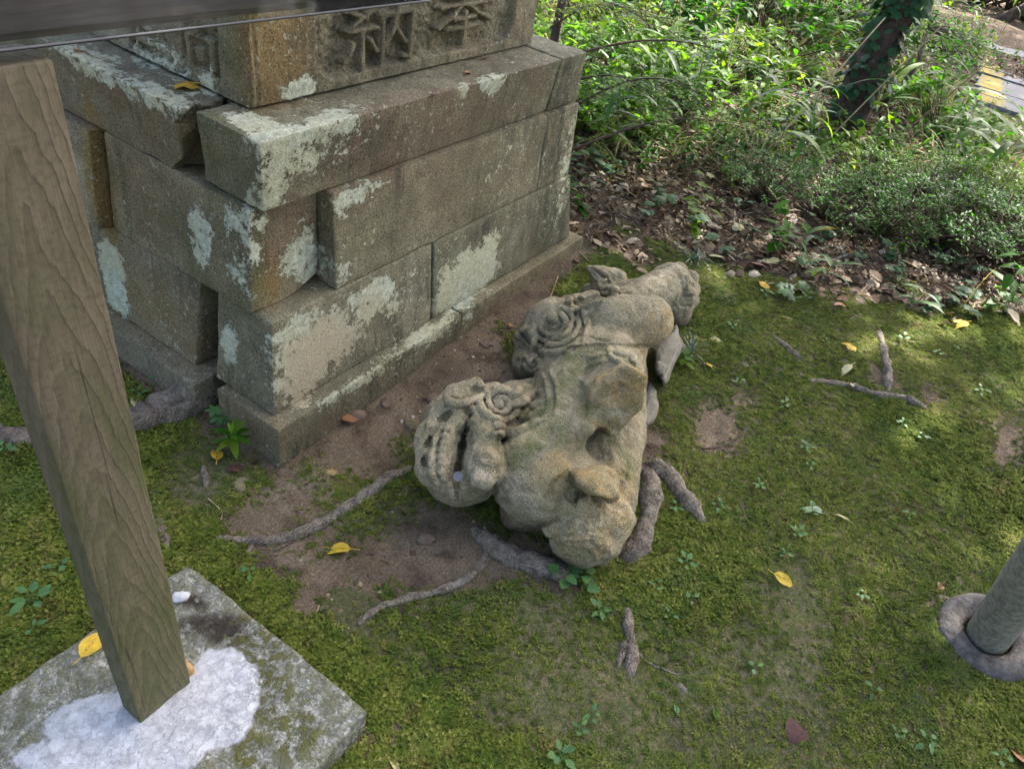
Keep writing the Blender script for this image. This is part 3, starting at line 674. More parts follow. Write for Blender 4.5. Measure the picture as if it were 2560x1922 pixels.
# hind quarters
cap((1030, 470), .130, 170, (1180, 440), .130, 150, .025)
cap((1125, 370), .255, 130, (1320, 362), .245, 128, .012)
cap((1010, 520), .20, 60, (1130, 440), .24, 80, .02)
cap((1200, 270), .185, 75, (1390, 205), .180, 95, .015)
cap((1430, 190), .165, 112, (1465, 235), .140, 105, .015)
cap((1440, 260), .130, 95, (1470, 320), .085, 70, .015)
for p, z, r in [((1530, 152), .175, 42), ((1478, 110), .20, 40), ((1542, 205), .150, 40), ((1515, 225), .18, 40), ((1535, 262), .110, 42), ((1500, 300), .085, 45), ((1490, 170), .21, 45)]:
    ball(p, z, r, .006)
# head: ball, muzzle, jaw
cap((400, 890), .165, 195, (390, 1070), .155, 190, .02)
cap((265, 930), .190, 88, (268, 1090), .175, 92, .015)
cap((500, 880), .225, 85, (520, 1110), .205, 90, .012)
cap((395, 1185), .095, 92, (475, 1170), .095, 88, .008)
cap((520, 960), .110, 120, (640, 960), .120, 120, .012)
ball((330, 1190), .10, 70, .012); ball((380, 1215), .085, 55, .008)
# ear
cap((365, 722), .235, 52, (470, 688), .245, 48, .008); cap((330, 760), .21, 50, (380, 790), .20, 70, .01)
# hair on the head and behind it
ball((590, 790), .200, 112, .012); ball((510, 740), .200, 70, .008); ball((560, 720), .195, 60, .006)
cap((650, 820), .175, 105, (780, 770), .165, 85, .012); cap((640, 730), .15, 70, (760, 700), .14, 60, .01)
# locks along the flank
ball((865, 405), .165, 160, .012); cap((740, 560), .085, 90, (860, 490), .120, 130, .015); cap((720, 480), .115, 62, (730, 560), .08, 60, .008)
cap((925, 275), .165, 42, (1045, 268), .175, 58, .006); cap((770, 340), .10, 50, (850, 300), .12, 50, .008); ball((765, 575), .12, 55, .006); ball((705, 610), .05, 50, .006)
# tail tuft
cap((1100, 150), .185, 62, (1160, 165), .180, 62, .008); cap((1028, 100), .195, 14, (1080, 130), .190, 52, .006); cap((1090, 215), .165, 48, (1250, 215), .175, 58, .008); cap((1030, 210), .13, 30, (1060, 230), .14, 34, .004)

# ---- carved detail, set onto the surface seen so far
chain(curve([(425, 835), (418, 890), (402, 960), (388, 1030), (378, 1100), (372, 1160), (376, 1215)], 26), [16, 40, 56, 58, 50, 36, 14], off=-0.1, k=.003, mode='cut')
chain(curve([(405, 930), (392, 1010), (380, 1090)], 12), [30, 38, 28], off=-0.5, k=.003, mode='cut')
for p in [(338, 900), (326, 934), (316, 968), (306, 1002), (300, 1036), (298, 1070), (304, 1104), (318, 1136)]: chain([p], [21], off=0.25, k=.002)
chain(curve([(300, 890), (272, 960), (256, 1040), (258, 1110), (285, 1165)], 20), [12, 19, 19, 14], off=0.4, k=.003)
chain(curve([(355, 890), (346, 960), (334, 1030), (330, 1100), (345, 1150)], 20), [9, 11, 9], off=0.0, k=.002, mode='cut')
chain(curve([(300, 850), (330, 832), (350, 815)], 6), [20, 22, 15], off=-0.3, k=.003, mode='cut'); chain(curve([(425, 800), (440, 840)], 4), [18, 20], off=-0.2, k=.003, mode='cut')
for p, r in [((258, 818), 34), ((300, 785), 34), ((360, 790), 34), ((240, 880), 30), ((225, 1000), 26), ((420, 780), 26), ((460, 800), 30), ((535, 1030), 60), ((500, 900), 36), ((480, 1140), 40), ((560, 930), 34)]: chain([p], [r], off=-0.35, k=.006)
chain(curve([(470, 1010), (450, 1080), (445, 1150), (460, 1190)], 12), [8, 9, 7], off=0, k=.003, mode='cut')
chain(curve([(350, 735), (372, 748), (420, 738), (462, 712), (470, 690)], 14), [14, 20, 20, 12], off=-0.1, k=.003, mode='cut')
chain(curve([(325, 745), (360, 775), (430, 768), (500, 735), (506, 690)], 16), [17, 20, 16], off=0.6, k=.003)
chains([(spiral(592, 772, 14, 104, 2.3, 1.2, 0.82, 50), [11, 16, 19], .5, .002, 'add'), (spiral(592, 772, 4, 92, 2.3, 1.2 + 3.14, 0.82, 50), [6, 9, 9], .1, .002, 'cut'), (spiral(548, 708, 8, 34, 1.3, 2.0, 0.8, 18), [10, 13], .5, .002, 'add'), ([(592, 772)], [18], .3, .002, 'add')])
L1 = [[(565, 880), (640, 890), (720, 855), (812, 800)], [(560, 918), (650, 928), (740, 888), (830, 832)], [(690, 822), (740, 800), (810, 758)], [(665, 772), (730, 746), (800, 708)], [(650, 730), (700, 704), (750, 692)]]
G1 = [[(575, 900), (660, 908), (740, 872), (820, 818)], [(680, 848), (740, 825), (812, 782)], [(672, 796), (735, 772), (800, 734)], [(660, 750), (720, 724), (780, 698)]]
chains([(curve(q, 18), [18, 26, 22, 10], .35, .003, 'add') for q in L1] + [(curve(q, 18), [7, 10, 7], .15, .002, 'cut') for q in G1])
arc = lambda rr, a0, a1, n: [(855 + rr * math.cos(t_), 375 + 0.86 * rr * math.sin(t_)) for t_ in np.linspace(rad(a0), rad(a1), n)]
chains([(arc(rr, 175, -60, 30), [12, 20, 20, 13], .35, .002, 'add') for rr in (170, 134, 98, 62)] + [([(850, 350)], [30], .1, .003, 'add')] + [(arc(rr, 170, -52, 30), [7, 11, 11, 7], .35, .002, 'cut') for rr in (152, 116, 80, 44)])
chain(curve([(700, 540), (760, 500), (752, 420), (720, 400), (695, 420)], 20), [16, 18, 12], off=0.3, k=.003); chain([(690, 438)], [22], off=0.4, k=.002)
chain(curve([(690, 590), (720, 540), (740, 560)], 10), [14, 12], off=0.3, k=.003); chain(spiral(762, 572, 8, 46, 1.4, 0.5, 0.9, 20), [9, 11], off=0.3, k=.0025)
chain(curve([(930, 285), (990, 268), (1060, 240)], 14), [8, 9, 6], off=0.0, k=.002, mode='cut'); chain(curve([(940, 310), (1000, 300), (1070, 270)], 14), [12, 14, 9], off=0.2, k=.003); chain(curve([(925, 265), (975, 240), (1000, 245)], 10), [13, 11], off=0.3, k=.003)
for c in [[(1035, 110), (1080, 150), (1120, 190)], [(1050, 100), (1110, 130), (1150, 185)], [(1075, 205), (1130, 190), (1165, 200), (1150, 225)], [(1100, 225), (1160, 235), (1240, 215)], [(1085, 195), (1090, 175), (1115, 160)], [(1120, 215), (1150, 210), (1200, 230)]]: chain(curve(c, 14), [9, 14, 8], off=0.6, k=.0025)
for c in [[(1042, 118), (1085, 160)], [(1062, 108), (1115, 150)], [(1090, 235), (1160, 250), (1240, 235)]]: chain(curve(c, 10), [5, 6, 4], off=0.0, k=.002, mode='cut')
# flame lock on the stump, folds of the shoulder, crease under the thigh
chain(curve([(1125, 480), (1150, 520), (1190, 530), (1235, 540), (1250, 575)], 18), [10, 18, 24, 18], off=0.2, k=.003)
chain(curve([(1130, 500), (1145, 545), (1190, 570)], 10), [10, 14, 10], off=0.2, k=.003)
for c in [[(840, 610), (872, 680), (880, 760), (868, 830)], [(800, 620), (830, 700), (835, 770)], [(1020, 590), (1080, 570), (1130, 560)], [(1000, 530), (1070, 545), (1110, 530)]]: chain(curve(c, 18), [6, 12, 12, 6], off=0.1, k=.006)
chain(curve([(850, 660), (862, 740), (858, 800)], 12), [5, 6, 4], off=0, k=.002, mode='cut')
chain(curve([(930, 500), (1030, 490), (1150, 478), (1290, 492)], 24), [8, 12, 14, 8], off=-0.2, k=.004, mode='cut'); chain(curve([(1040, 435), (1080, 450), (1130, 455)], 8), [10, 13, 8], off=-0.2, k=.004, mode='cut')
for c in [[(1500, 120), (1518, 175), (1510, 205)], [(1530, 178), (1555, 185)], [(1500, 240), (1560, 240)], [(1480, 285), (1540, 290)]]: chain(curve(c, 8), [8, 9, 7], off=0, k=.003, mode='cut')
for c in [[(850, 1340), (900, 1350), (960, 1330)], [(850, 1420), (920, 1420), (1000, 1440)], [(900, 1490), (980, 1460), (1060, 1470)], [(960, 1290), (1040, 1320), (1100, 1300)], [(1010, 1350), (1060, 1400), (1120, 1390)]]: chain(curve(c, 12), [6, 8, 5], off=0, k=.003, mode='cut')
# deep openings last: mouth, nostrils, eye sockets
chain(curve([(428, 850), (420, 905), (406, 970), (392, 1040), (382, 1110), (376, 1175), (380, 1225)], 26), [12, 30, 38, 40, 36, 26, 12], off=-0.9, k=.002, mode='cut')
chain(curve([(425, 870), (408, 970), (392, 1050), (380, 1140)], 20), [18, 26, 26, 16], off=-1.2, k=.002, mode='cut')
for q in ([(248, 950), (240, 966)], [(214, 1044), (219, 1066)]): chain(q, [24], off=-0.35, k=.002, mode='cut'); chain(q, [18], off=-0.8, k=.002, mode='cut')
chain(curve([(298, 852), (328, 834), (352, 812)], 6), [18, 22, 14], off=-0.4, k=.002, mode='cut')
chain(curve([(432, 798), (446, 845)], 5), [15, 18], off=-0.5, k=.002, mode='cut')
chain(curve([(588, 935), (602, 1010), (598, 1090), (575, 1170), (540, 1235)], 26), [16, 24, 24, 18], off=0.0, k=.003, mode='cut')
chain(curve([(930, 500), (1030, 490), (1150, 478), (1290, 492), (1380, 480)], 30), [10, 16, 18, 16, 10], off=-0.1, k=.002, mode='cut')
chain(curve([(985, 470), (1000, 400), (1040, 320), (1090, 265)], 24), [8, 12, 12, 8], off=-0.1, k=.002, mode='cut')
chain(curve([(840, 1260), (850, 1180), (900, 1130), (930, 1100)], 20), [10, 14, 14, 8], off=-0.1, k=.003, mode='cut')
V, F = ST.mesh()
# weathering of the surface: gentle everywhere, rough on broken faces
def blobs(W, L):
    r = np.zeros(len(W))
    for rx, ry, z, rp, s in L:
        h = surf(rx, ry)
        if h is None: continue
        d = np.linalg.norm(W - h, axis=1) / (rp * mpx(h)); r = np.maximum(r, s * (1 - sstep(0.6, 1.15, d)))
    return r
warm = blobs(V, [(1150, 740, 0, 170, 1), (1040, 760, 0, 80, .8), (1110, 850, 0, 110, 1), (1240, 640, 0, 110, 1), (1000, 1400, 0, 230, .55), (1150, 1250, 0, 150, .7), (880, 1080, 0, 90, .6), (840, 1150, 0, 120, .45), (1400, 400, 0, 120, .7), (1300, 470, 0, 90, .6), (700, 850, 0, 120, .35), (1180, 1150, 0, 120, .8), (540, 1020, 0, 70, .3)])
rgh = blobs(V, [(1150, 740, 0, 150, .7), (1110, 850, 0, 110, .7), (1240, 640, 0, 90, .7), (1000, 1400, 0, 260, .9), (1150, 1250, 0, 150, .8), (1180, 1050, 0, 160, .7), (530, 1030, 0, 90, .8), (440, 880, 0, 120, .6), (250, 900, 0, 120, .45), (300, 1150, 0, 120, .5), (500, 1120, 0, 110, .6), (420, 1220, 0, 90, .7), (1500, 260, 0, 90, .5)])
alg = 0.35 + blobs(V, [(780, 900, 0, 170, .8), (900, 800, 0, 150, .9), (1000, 560, 0, 180, .8), (1230, 560, 0, 90, 1), (1180, 1050, 0, 120, 1), (900, 640, 0, 120, .7), (700, 1000, 0, 140, .5)])
cav_shade = blobs(V, [(1060, 985, 0, 110, 1), (400, 960, 0, 40, .8), (385, 1090, 0, 42, .8), (1050, 960, 0, 90, .8)])  # painted shade in the fore leg hollow and the mouth
soil = sstep(0.10, 0.015, V[:, 2] - hgt(V[:, 0], V[:, 1]))
e1 = np.zeros((len(V), 3)); fn = np.cross(V[F[:, 2]] - V[F[:, 0]], V[F[:, 3]] - V[F[:, 1]])
for i in range(4): np.add.at(e1, F[:, i], fn)
e1 /= np.linalg.norm(e1, axis=1, keepdims=True) + 1e-12
disp = 0.0024 * fbm(V, 22, 4, 5) + 0.0013 * fbm(V, 75, 3, 15)
fac = fbm(V, 14, 3, 25); ridged = (0.5 - np.abs(fbm(V, 26, 4, 35))) * 0.009 + 0.004 * fac
disp = disp * (1 + rgh) + (0.20 + rgh) * ridged
V = V + e1 * disp[:, None]
sbase = (0.75, -0.45, 0.0)
lion = mesh_obj('guardian_lion_statue', V - np.array(sbase), F, M['statue'], attrs={'warm': warm, 'algae': np.clip(alg, 0, 1), 'soil': soil, 'cav_shade': cav_shade})
lion.location = sbase
tag(lion, 'broken stone guardian lion lying toppled on the ground beside the pedestal', 'statue')

# ------------------------------------------------------------------ loose stones: convex chunks with rough faces
import bmesh
def chunk(name, outline, zlo, zhi, mat, seed=0, sub=3, rough=0.006, bev=0.004, mapper=None):
    """outline in detail-view pixels; the stone is the hull of that outline at two heights"""
    mapper = mapper or SP
    rng = np.random.default_rng(seed)
    pts = []
    cx, cy = np.mean(outline, 0)
    for (x, y) in outline:
        pts.append(mapper(x, y, (zlo + zhi) / 2))
        for z, s in ((zlo, 0.86), (zhi, 0.80)):
            p = mapper(cx + (x - cx) * s, cy + (y - cy) * s, z); pts.append(p)
    pts = np.array(pts); c = pts.mean(0)
    bm = bmesh.new()
    for p in pts: bm.verts.new((p - c).tolist())
    r = bmesh.ops.convex_hull(bm, input=bm.verts)
    bmesh.ops.delete(bm, geom=list({g for g in r['geom_interior'] + r['geom_unused'] if isinstance(g, bmesh.types.BMVert)}), context='VERTS')
    bmesh.ops.triangulate(bm, faces=bm.faces)
    bmesh.ops.subdivide_edges(bm, edges=bm.edges, cuts=sub, use_grid_fill=True)
    bmesh.ops.smooth_vert(bm, verts=bm.verts, factor=0.35, use_axis_x=True, use_axis_y=True, use_axis_z=True)
    bm.normal_update()
    Vv = np.array([v.co[:] for v in bm.verts]); Nn = np.array([v.normal[:] for v in bm.verts])
    d = rough * fbm(Vv + c, 24, 4, seed + 3) + 0.4 * rough * fbm(Vv + c, 80, 2, seed + 9)
    Vv = Vv + Nn * d[:, None]
    bm.verts.index_update(); Fv = [[v.index for v in f.verts] for f in bm.faces]; bm.free()
    o = mesh_obj(name, Vv, Fv, mat, attrs={'warm': np.full(len(Vv), 0.9 if mat is M['statue'] else 0), 'algae': np.full(len(Vv), 0.2), 'soil': np.zeros(len(Vv)), 'cav_shade': np.zeros(len(Vv))})
    o.location = c; return o
M['greystone'] = mat_simple('grey_andesite', (0.105, 0.095, 0.075), (0.185, 0.168, 0.132), 30, 0.9, 0.004, 120)
o = chunk('broken_stone', [(925, 1100), (1040, 1085), (1150, 1095), (1198, 1150), (1172, 1230), (1130, 1252), (1040, 1210), (960, 1155)], .175, .300, M['statue'], 3, rough=.009)
tag(o, 'pointed tan stone shard resting on top of the broken statue', 'stone')
o = chunk('broken_stone', [(1345, 490), (1470, 368), (1502, 480), (1462, 570), (1425, 655), (1400, 690), (1372, 610), (1350, 560)], .02, .16, M['greystone'], 5)
tag(o, 'flat grey angular stone under the hind leg of the statue', 'stone')
o = chunk('broken_stone', [(1290, 740), (1330, 650), (1362, 700), (1375, 790), (1350, 870), (1300, 900)], .01, .11, M['greystone'], 7)
tag(o, 'rounded grey stone against the side of the toppled statue', 'stone')
o = chunk('broken_stone', [(1362, 545), (1405, 560), (1415, 600), (1400, 640), (1370, 625)], .10, .17, M['greystone'], 8, sub=2)
tag(o, 'small grey split fragment between statue and flat grey stone', 'stone')
# disc lodged in the mouth
def disc():
    c = (surf(318, 1128) + surf(455, 1128)) / 2 + VIEWN * 0.004
    root = empty('metal_cap', c.tolist()); root.scale = (.85, .85, .85); root.rotation_euler = Vector((c * 0 + (VIEWN + np.array([0, 0, .25]))).tolist()).to_track_quat('Z', 'Y').to_euler()
    mm = mat_simple('dull_nickel', (0.10, 0.102, 0.108), (0.17, 0.173, 0.18), 60, 0.5, 0.0004, 300, 0.5, 0.85)
    def ringmesh(prof, n=40):
        Vv = []; Fv = []
        for i in range(n):
            a = 2 * math.pi * i / n
            for (r, z) in prof: Vv.append((r * math.cos(a), r * math.sin(a), z))
        k = len(prof)
        for i in range(n):
            for j in range(k - 1):
                Fv.append([i * k + j, ((i + 1) % n) * k + j, ((i + 1) % n) * k + j + 1, i * k + j + 1])
        Fv.append([i * k + k - 1 for i in range(n)]); return Vv, Fv
    Vv, Fv = ringmesh([(0.0132, -0.014), (0.0132, 0.0), (0.0127, 0.001), (0.0110, 0.001), (0.0104, 0.0004)])
    mesh_obj('disc', Vv, Fv, mm, root, smooth=False)
    for i, y in enumerate((-0.005, 0.0, 0.005)):
        l = 0.0125 if i == 1 else 0.0105
        Vb = [(sx * l / 2, y + sy * 0.0008, z) for z in (0.0003, 0.0012) for sx, sy in ((-1, -1), (1, -1), (1, 1), (-1, 1))]
        mesh_obj('raised_bar', Vb, [[3, 2, 1, 0], [4, 5, 6, 7], [0, 1, 5, 4], [1, 2, 6, 5], [2, 3, 7, 6], [3, 0, 4, 7]], mm, root, smooth=False)
    tag(root, 'small round metal disc with raised bars stuck in the statue mouth', 'disc')
disc()

# ------------------------------------------------------------------ timber post, footing slab, sign panel
def mat_wood():
    t = NT('weathered_post_wood'); p = t.pos()
    x = t.n('SeparateXYZ', {0: p})
    # flat-sawn figure: paraboloid growth rings cut by the face
    q = t.scaled(p, (1, 1, 1), (0.585, 0.36, 0))
    wob = t.noise(t.scaled(q, (16, 16, 5)), 1.0, 3, 0.5)
    fine = t.noise(t.scaled(q, (60, 60, 30)), 1.0, 3, 0.6)
    sx = t.n('SeparateXYZ', {0: q})
    xx = t.math('ADD', sx.outputs[0], 0.004)
    r2 = t.math('MULTIPLY', t.math('MULTIPLY', xx, xx), 62.0)
    r1 = t.math('MULTIPLY', t.math('ABSOLUTE', xx), 2.2)
    v = t.math('ADD', t.math('ADD', r2, r1), t.math('MULTIPLY', sx.outputs[2], 1.05))
    v = t.math('ADD', v, t.math('MULTIPLY', sx.outputs[1], 3.0))
    v = t.math('ADD', v, t.math('MULTIPLY', wob, 0.24)); v = t.math('ADD', v, t.math('MULTIPLY', fine, 0.05))
    saw = t.math('FRACT', t.math('MULTIPLY', v, 12.5))
    ring = t.ramp(saw, [(0.0, 0.55), (0.12, 1.0), (0.6, 0.7), (0.97, 0.42)])
    c = t.mix(ring, (0.056, 0.050, 0.026), (0.118, 0.106, 0.058))
    upw = t.ramp(t.math('ADD', x.outputs[2], t.math('MULTIPLY', wob, 0.5)), [(0.55, 0), (1.15, 1)])
    c = t.mix(t.math('MULTIPLY', upw, 0.65), c, t.mix(ring, (0.070, 0.055, 0.043), (0.120, 0.097, 0.078)))
    gr = t.math('MULTIPLY', t.ramp(t.noise(t.scaled(p, (22, 22, 5)), 1.0, 5, 0.65), [(0.44, 0), (0.62, 1)]), t.ramp(x.outputs[2], [(0.45, 1), (1.0, 0.35)]))
    c = t.mix(t.math('MULTIPLY', gr, 0.8), c, (0.052, 0.062, 0.020))
    c = t.mix(t.math('MULTIPLY', t.ramp(t.noise(p, 130, 4), [(0.47, 0), (0.65, 1)]), 0.45), c, (0.045, 0.039, 0.026))
    c = t.mix(t.math('MULTIPLY', t.ramp(t.noise(t.scaled(p, (9, 9, 7)), 1.0, 5, .7), [(.5, 0), (.68, 1)]), 0.6), c, (0.058, 0.050, 0.032))
    ck = t.ramp(t.noise(t.scaled(p, (120, 120, 2.2)), 1.0, 3, .6), [(.30, 1), (.345, 0)]); c = t.mix(t.math('MULTIPLY', ck, .8), c, (0.018, 0.015, 0.010))
    h = t.math('ADD', t.math('MULTIPLY', ring, 1.0), t.math('MULTIPLY', t.noise(t.scaled(p, (300, 300, 14)), 1.0, 3), 0.8))
    t.principled(c, 0.75, t.bump(h, 0.6, 0.0022), 0.25); return t.m
def mat_slab():
    t = NT('exposed_aggregate_concrete'); p = t.pos()
    pw = t.mix(0.05, p, t.n('TexNoise', {'Vector': p, 'Scale': 60.0, 'Detail': 4.0}).outputs['Color']); v = t.n('TexVoronoi', {'Vector': pw, 'Scale': 70.0, 'Randomness': 1.0}); v2 = t.n('TexVoronoi', {'Vector': pw, 'Scale': 210.0})
    c = t.mix(t.ramp(v.outputs['Color'], [(0.2, 0), (0.8, 1)]), (0.13, 0.135, 0.12), (0.34, 0.34, 0.31))
    c = t.mix(t.math('MULTIPLY', t.ramp(v.outputs['Distance'], [(0.25, 0), (0.62, 0.9)]), t.ramp(t.noise(p, 25, 5, .7), [(.35, .25), (.6, 1)])), c, (0.115, 0.115, 0.095))
    c = t.mix(1.0, c, t.ramp(t.noise(p, 160, 4, .75), [(.3, .55), (.5, 1.), (.7, 1.3)]), 'MULTIPLY')
    c = t.mix(t.math('MULTIPLY', t.ramp(v2.outputs['Distance'], [(0.2, 0.8), (0.4, 0)]), t.ramp(t.noise(p, 30, 4), [(0.45, 0), (0.6, 1)])), c, (0.40, 0.43, 0.36))
    mo_ = t.math('MULTIPLY', t.attr('mossy'), t.ramp(t.noise(p, 48, 6, 0.7), [(0.44, 0), (0.54, 1)]))
    c = t.mix(mo_, c, t.mix(t.noise(p, 30, 3), (0.045, 0.050, 0.012), (0.100, 0.095, 0.030)))
    dk = t.math('MULTIPLY', t.attr('dirt'), t.ramp(t.noise(p, 40, 6, 0.7), [(0.36, 0), (0.5, 1)]))
    c = t.mix(dk, c, (0.028, 0.022, 0.016))
    wt = t.ramp(t.math('ADD', t.attr('white'), t.math('MULTIPLY', t.math('SUBTRACT', t.noise(p, 26, 8, 0.72), 0.5), 0.9)), [(0.42, 0), (0.56, 1)])
    wc = t.mix(t.ramp(t.noise(p, 45, 5, .7), [(0.35, 0), (0.6, 1)]), (0.27, 0.28, 0.30), (0.40, 0.41, 0.44))
    wc = t.mix(t.ramp(t.noise(p, 150, 3), [(0.64, 0), (0.70, 0.7)]), wc, (0.24, 0.22, 0.19))
    c = t.mix(wt, c, wc)
    h = t.math('ADD', t.math('MULTIPLY', t.ramp(v.outputs['Distance'], [(0.0, 1), (0.6, 0)]), t.math('SUBTRACT', 1.0, t.math('MULTIPLY', wt, 0.85))), t.math('MULTIPLY', t.noise(p, 120, 5, .7), t.math('SUBTRACT', 0.8, t.math('MULTIPLY', wt, 0.6))))
    h = t.math('ADD', h, t.math('MULTIPLY', mo_, 0.8))
    t.principled(c, 0.88, t.bump(h, 0.9, 0.0035), 0.25); return t.m
M['wood'] = mat_wood(); M['slab'] = mat_slab()
SLZ = 0.080
def slab():
    lo = (-1.02, -0.362, -0.632, -0.135)
    b = (lo[0], lo[1], lo[2], lo[3], -0.06)
    tt = (lo[0], lo[1] - 0.002, lo[2] + 0.002, lo[3] - 0.004, SLZ)
    o = block('concrete_footing', b, tt, None, r=0.010, step=0.011, rough=0.0028, chip=0.012, seed=33, mat=M['slab'])
    me = o.data; n = len(me.vertices); co = np.empty(n * 3, np.float32); me.vertices.foreach_get('co', co); W = co.reshape(-1, 3).astype(float)
    def el(px, py, rx, ry, ang=0):
        c = PZ(px, py, SLZ)[:2]; u = PZ(px + rx, py, SLZ)[:2] - c; v = PZ(px, py + ry, SLZ)[:2] - c
        q = np.linalg.inv(np.stack([u, v], 1)) @ np.stack([W[:, 0] - c[0], W[:, 1] - c[1]]); return np.sqrt((q ** 2).sum(0))
    topm = (W[:, 2] > SLZ - 0.02)
    wob = 0.25 * fbm(W, 18, 4, 5)
    white = np.maximum.reduce([1 - sstep(.45, 1.4, el(*e) + wob) for e in [(330, 1570, 150, 110), (480, 1480, 80, 100), (200, 1560, 110, 60), (250, 1640, 160, 70), (460, 1560, 90, 60), (120, 1640, 90, 40), (392, 1292, 15, 11)]]) * topm
    mossy = np.maximum.reduce([1 - sstep(.5, 1.3, el(*e) + wob) for e in [(560, 1400, 70, 90), (580, 1500, 60, 90), (540, 1620, 60, 70), (640, 1580, 70, 70), (520, 1370, 60, 60)]])
    mossy = np.maximum(mossy, 0.55); mossy = np.where(topm, mossy, 0.8)
    dirt = np.maximum.reduce([1 - sstep(.5, 1.3, el(*e) + wob) for e in [(450, 1350, 80, 32), (420, 1300, 30, 18), (480, 1375, 60, 24)]]) * topm
    for k_, a in (('white', white), ('mossy', mossy), ('dirt', dirt)):
        at = me.attributes.new(k_, 'FLOAT', 'POINT'); at.data.foreach_set('value', a.astype(np.float32))
    W[:, 2] += 0.006 * sstep(0.3, 0.9, white) * topm + 0.010 * topm * np.exp(-(np.maximum(np.abs(W[:, 0] + 0.573) - 0.05, 0) ** 2 + np.maximum(np.abs(W[:, 1] + 0.33) - 0.03, 0) ** 2) / 0.0012)
    me.vertices.foreach_set('co', W.astype(np.float32).ravel()); me.update()
    tag(o, 'mossy concrete footing slab with white mortar around the wooden post', 'slab')
slab()
o = block('sign_post', (-0.622, -0.524, -0.362, -0.314, SLZ - 0.04), (-0.632, -0.5345, -0.362, -0.314, 1.152), None, r=0.003, step=0.03, rough=0.0006, chip=0.002, seed=40, mat=M['wood'])
tag(o, 'square weathered wooden post with wavy grain standing in white mortar', 'post')
# wooden shim wedged at the foot of the post
o = chunk('wood_wedge', [(0, 0), (1, 0), (1, 1), (0, 1)], SLZ - 0.005, SLZ + 0.032, mat_simple('pale_wedge_wood', (0.26, 0.16, 0.06), (0.36, 0.25, 0.12), 40, 0.6, 0.001, 90), 12, sub=1, rough=0.001,
          mapper=lambda x, y, z: np.array([-0.5225 + 0.016 * x, -0.352 + 0.030 * y, z]))
tag(o, 'small pale wood wedge tucked against the foot of the post', 'wedge')
def panel():
    root = empty('information_sign', (-0.4, -0.36, 1.16))
    A = np.array([-0.040, -0.372, 1.163]); a = rad(60)
    up = np.array([0, math.cos(a), math.sin(a)]); nr = np.array([0, -math.sin(a), math.cos(a)]); ex = np.array([-1.0, 0.028, 0])
    def slabm(name, s0, s1, u0, u1, n0, n1, mat, r):
        Lb = np.array([s1 - s0, u1 - u0, n1 - n0])
        bm = bmesh.new(); bmesh.ops.create_cube(bm, size=1.0)
        for v in bm.verts: v.co = Vector((v.co.x * Lb[0], v.co.y * Lb[1], v.co.z * Lb[2]))
        bmesh.ops.bevel(bm, geom=bm.edges, offset=r, segments=2, affect='EDGES', profile=0.6)
        Vv = np.array([v.co[:] for v in bm.verts]); bm.verts.index_update(); Fv = [[v.index for v in f.verts][::-1] for f in bm.faces]; bm.free()
        Vv = Vv + np.array([(s0 + s1) / 2, (u0 + u1) / 2, (n0 + n1) / 2])
        Wd = A + Vv[:, :1] * ex + Vv[:, 1:2] * up + Vv[:, 2:3] * nr - np.array(root.location)
        return mesh_obj(name, Wd, Fv, mat, root, smooth=False)
    t = NT('dark_panel_wood'); p = t.pos()
    g = t.noise(t.scaled(p, (6, 70, 70)), 1.0, 5, 0.6)
    c = t.mix(t.ramp(g, [(0.35, 0), (0.65, 1)]), (0.050, 0.032, 0.025), (0.125, 0.086, 0.066)); t.principled(c, 0.6, t.bump(g, 0.4, 0.002), 0.3)
    slabm('board', 0.004, 1.35, 0.012, 0.75, -0.030, -0.002, t.m, 0.002)
    t = NT('clear_acrylic'); p = t.pos()
    tr = t.n('BsdfTransparent', {'Color': (0.93, 0.95, 0.95, 1)}); go = t.n('BsdfGlossy', {'Color': (.09, .09, .09, 1), 'Roughness': 0.05, 'Normal': t.bump(t.noise(t.scaled(p, (3, 12, 12)), 1.0, 3), 0.3, 0.004)})
    fr = t.n('Fresnel', {'IOR': 1.49}).outputs[0]
    mx = t.n('MixShader', {0: fr, 1: tr.outputs[0], 2: go.outputs[0]}); du = t.n('BsdfDiffuse', {'Color': (0.5, 0.51, 0.53, 1)})
    m2 = t.n('MixShader', {0: t.ramp(t.noise(t.scaled(p, (5, 30, 30)), 1.0, 5), [(0.4, 0.0), (0.75, 0.02)]), 1: mx.outputs[0], 2: du.outputs[0]}); t.t.links.new(m2.outputs[0], t.out.inputs[0])
    slabm('acrylic_cover', 0.0, 1.36, 0.0, 0.76, 0.0, 0.005, t.m, 0.001)
    te = NT('frosted_acrylic_edge'); te.principled((0.07, 0.072, 0.08), 0.5, None, 0.2)
    slabm('cover_edge', 0.0, 1.36, -0.0022, -0.0002, -0.0005, 0.0055, te.m, 0.0005)
    tag(root, 'dark slanted sign panel under clear acrylic on top of the post', 'sign')
panel()
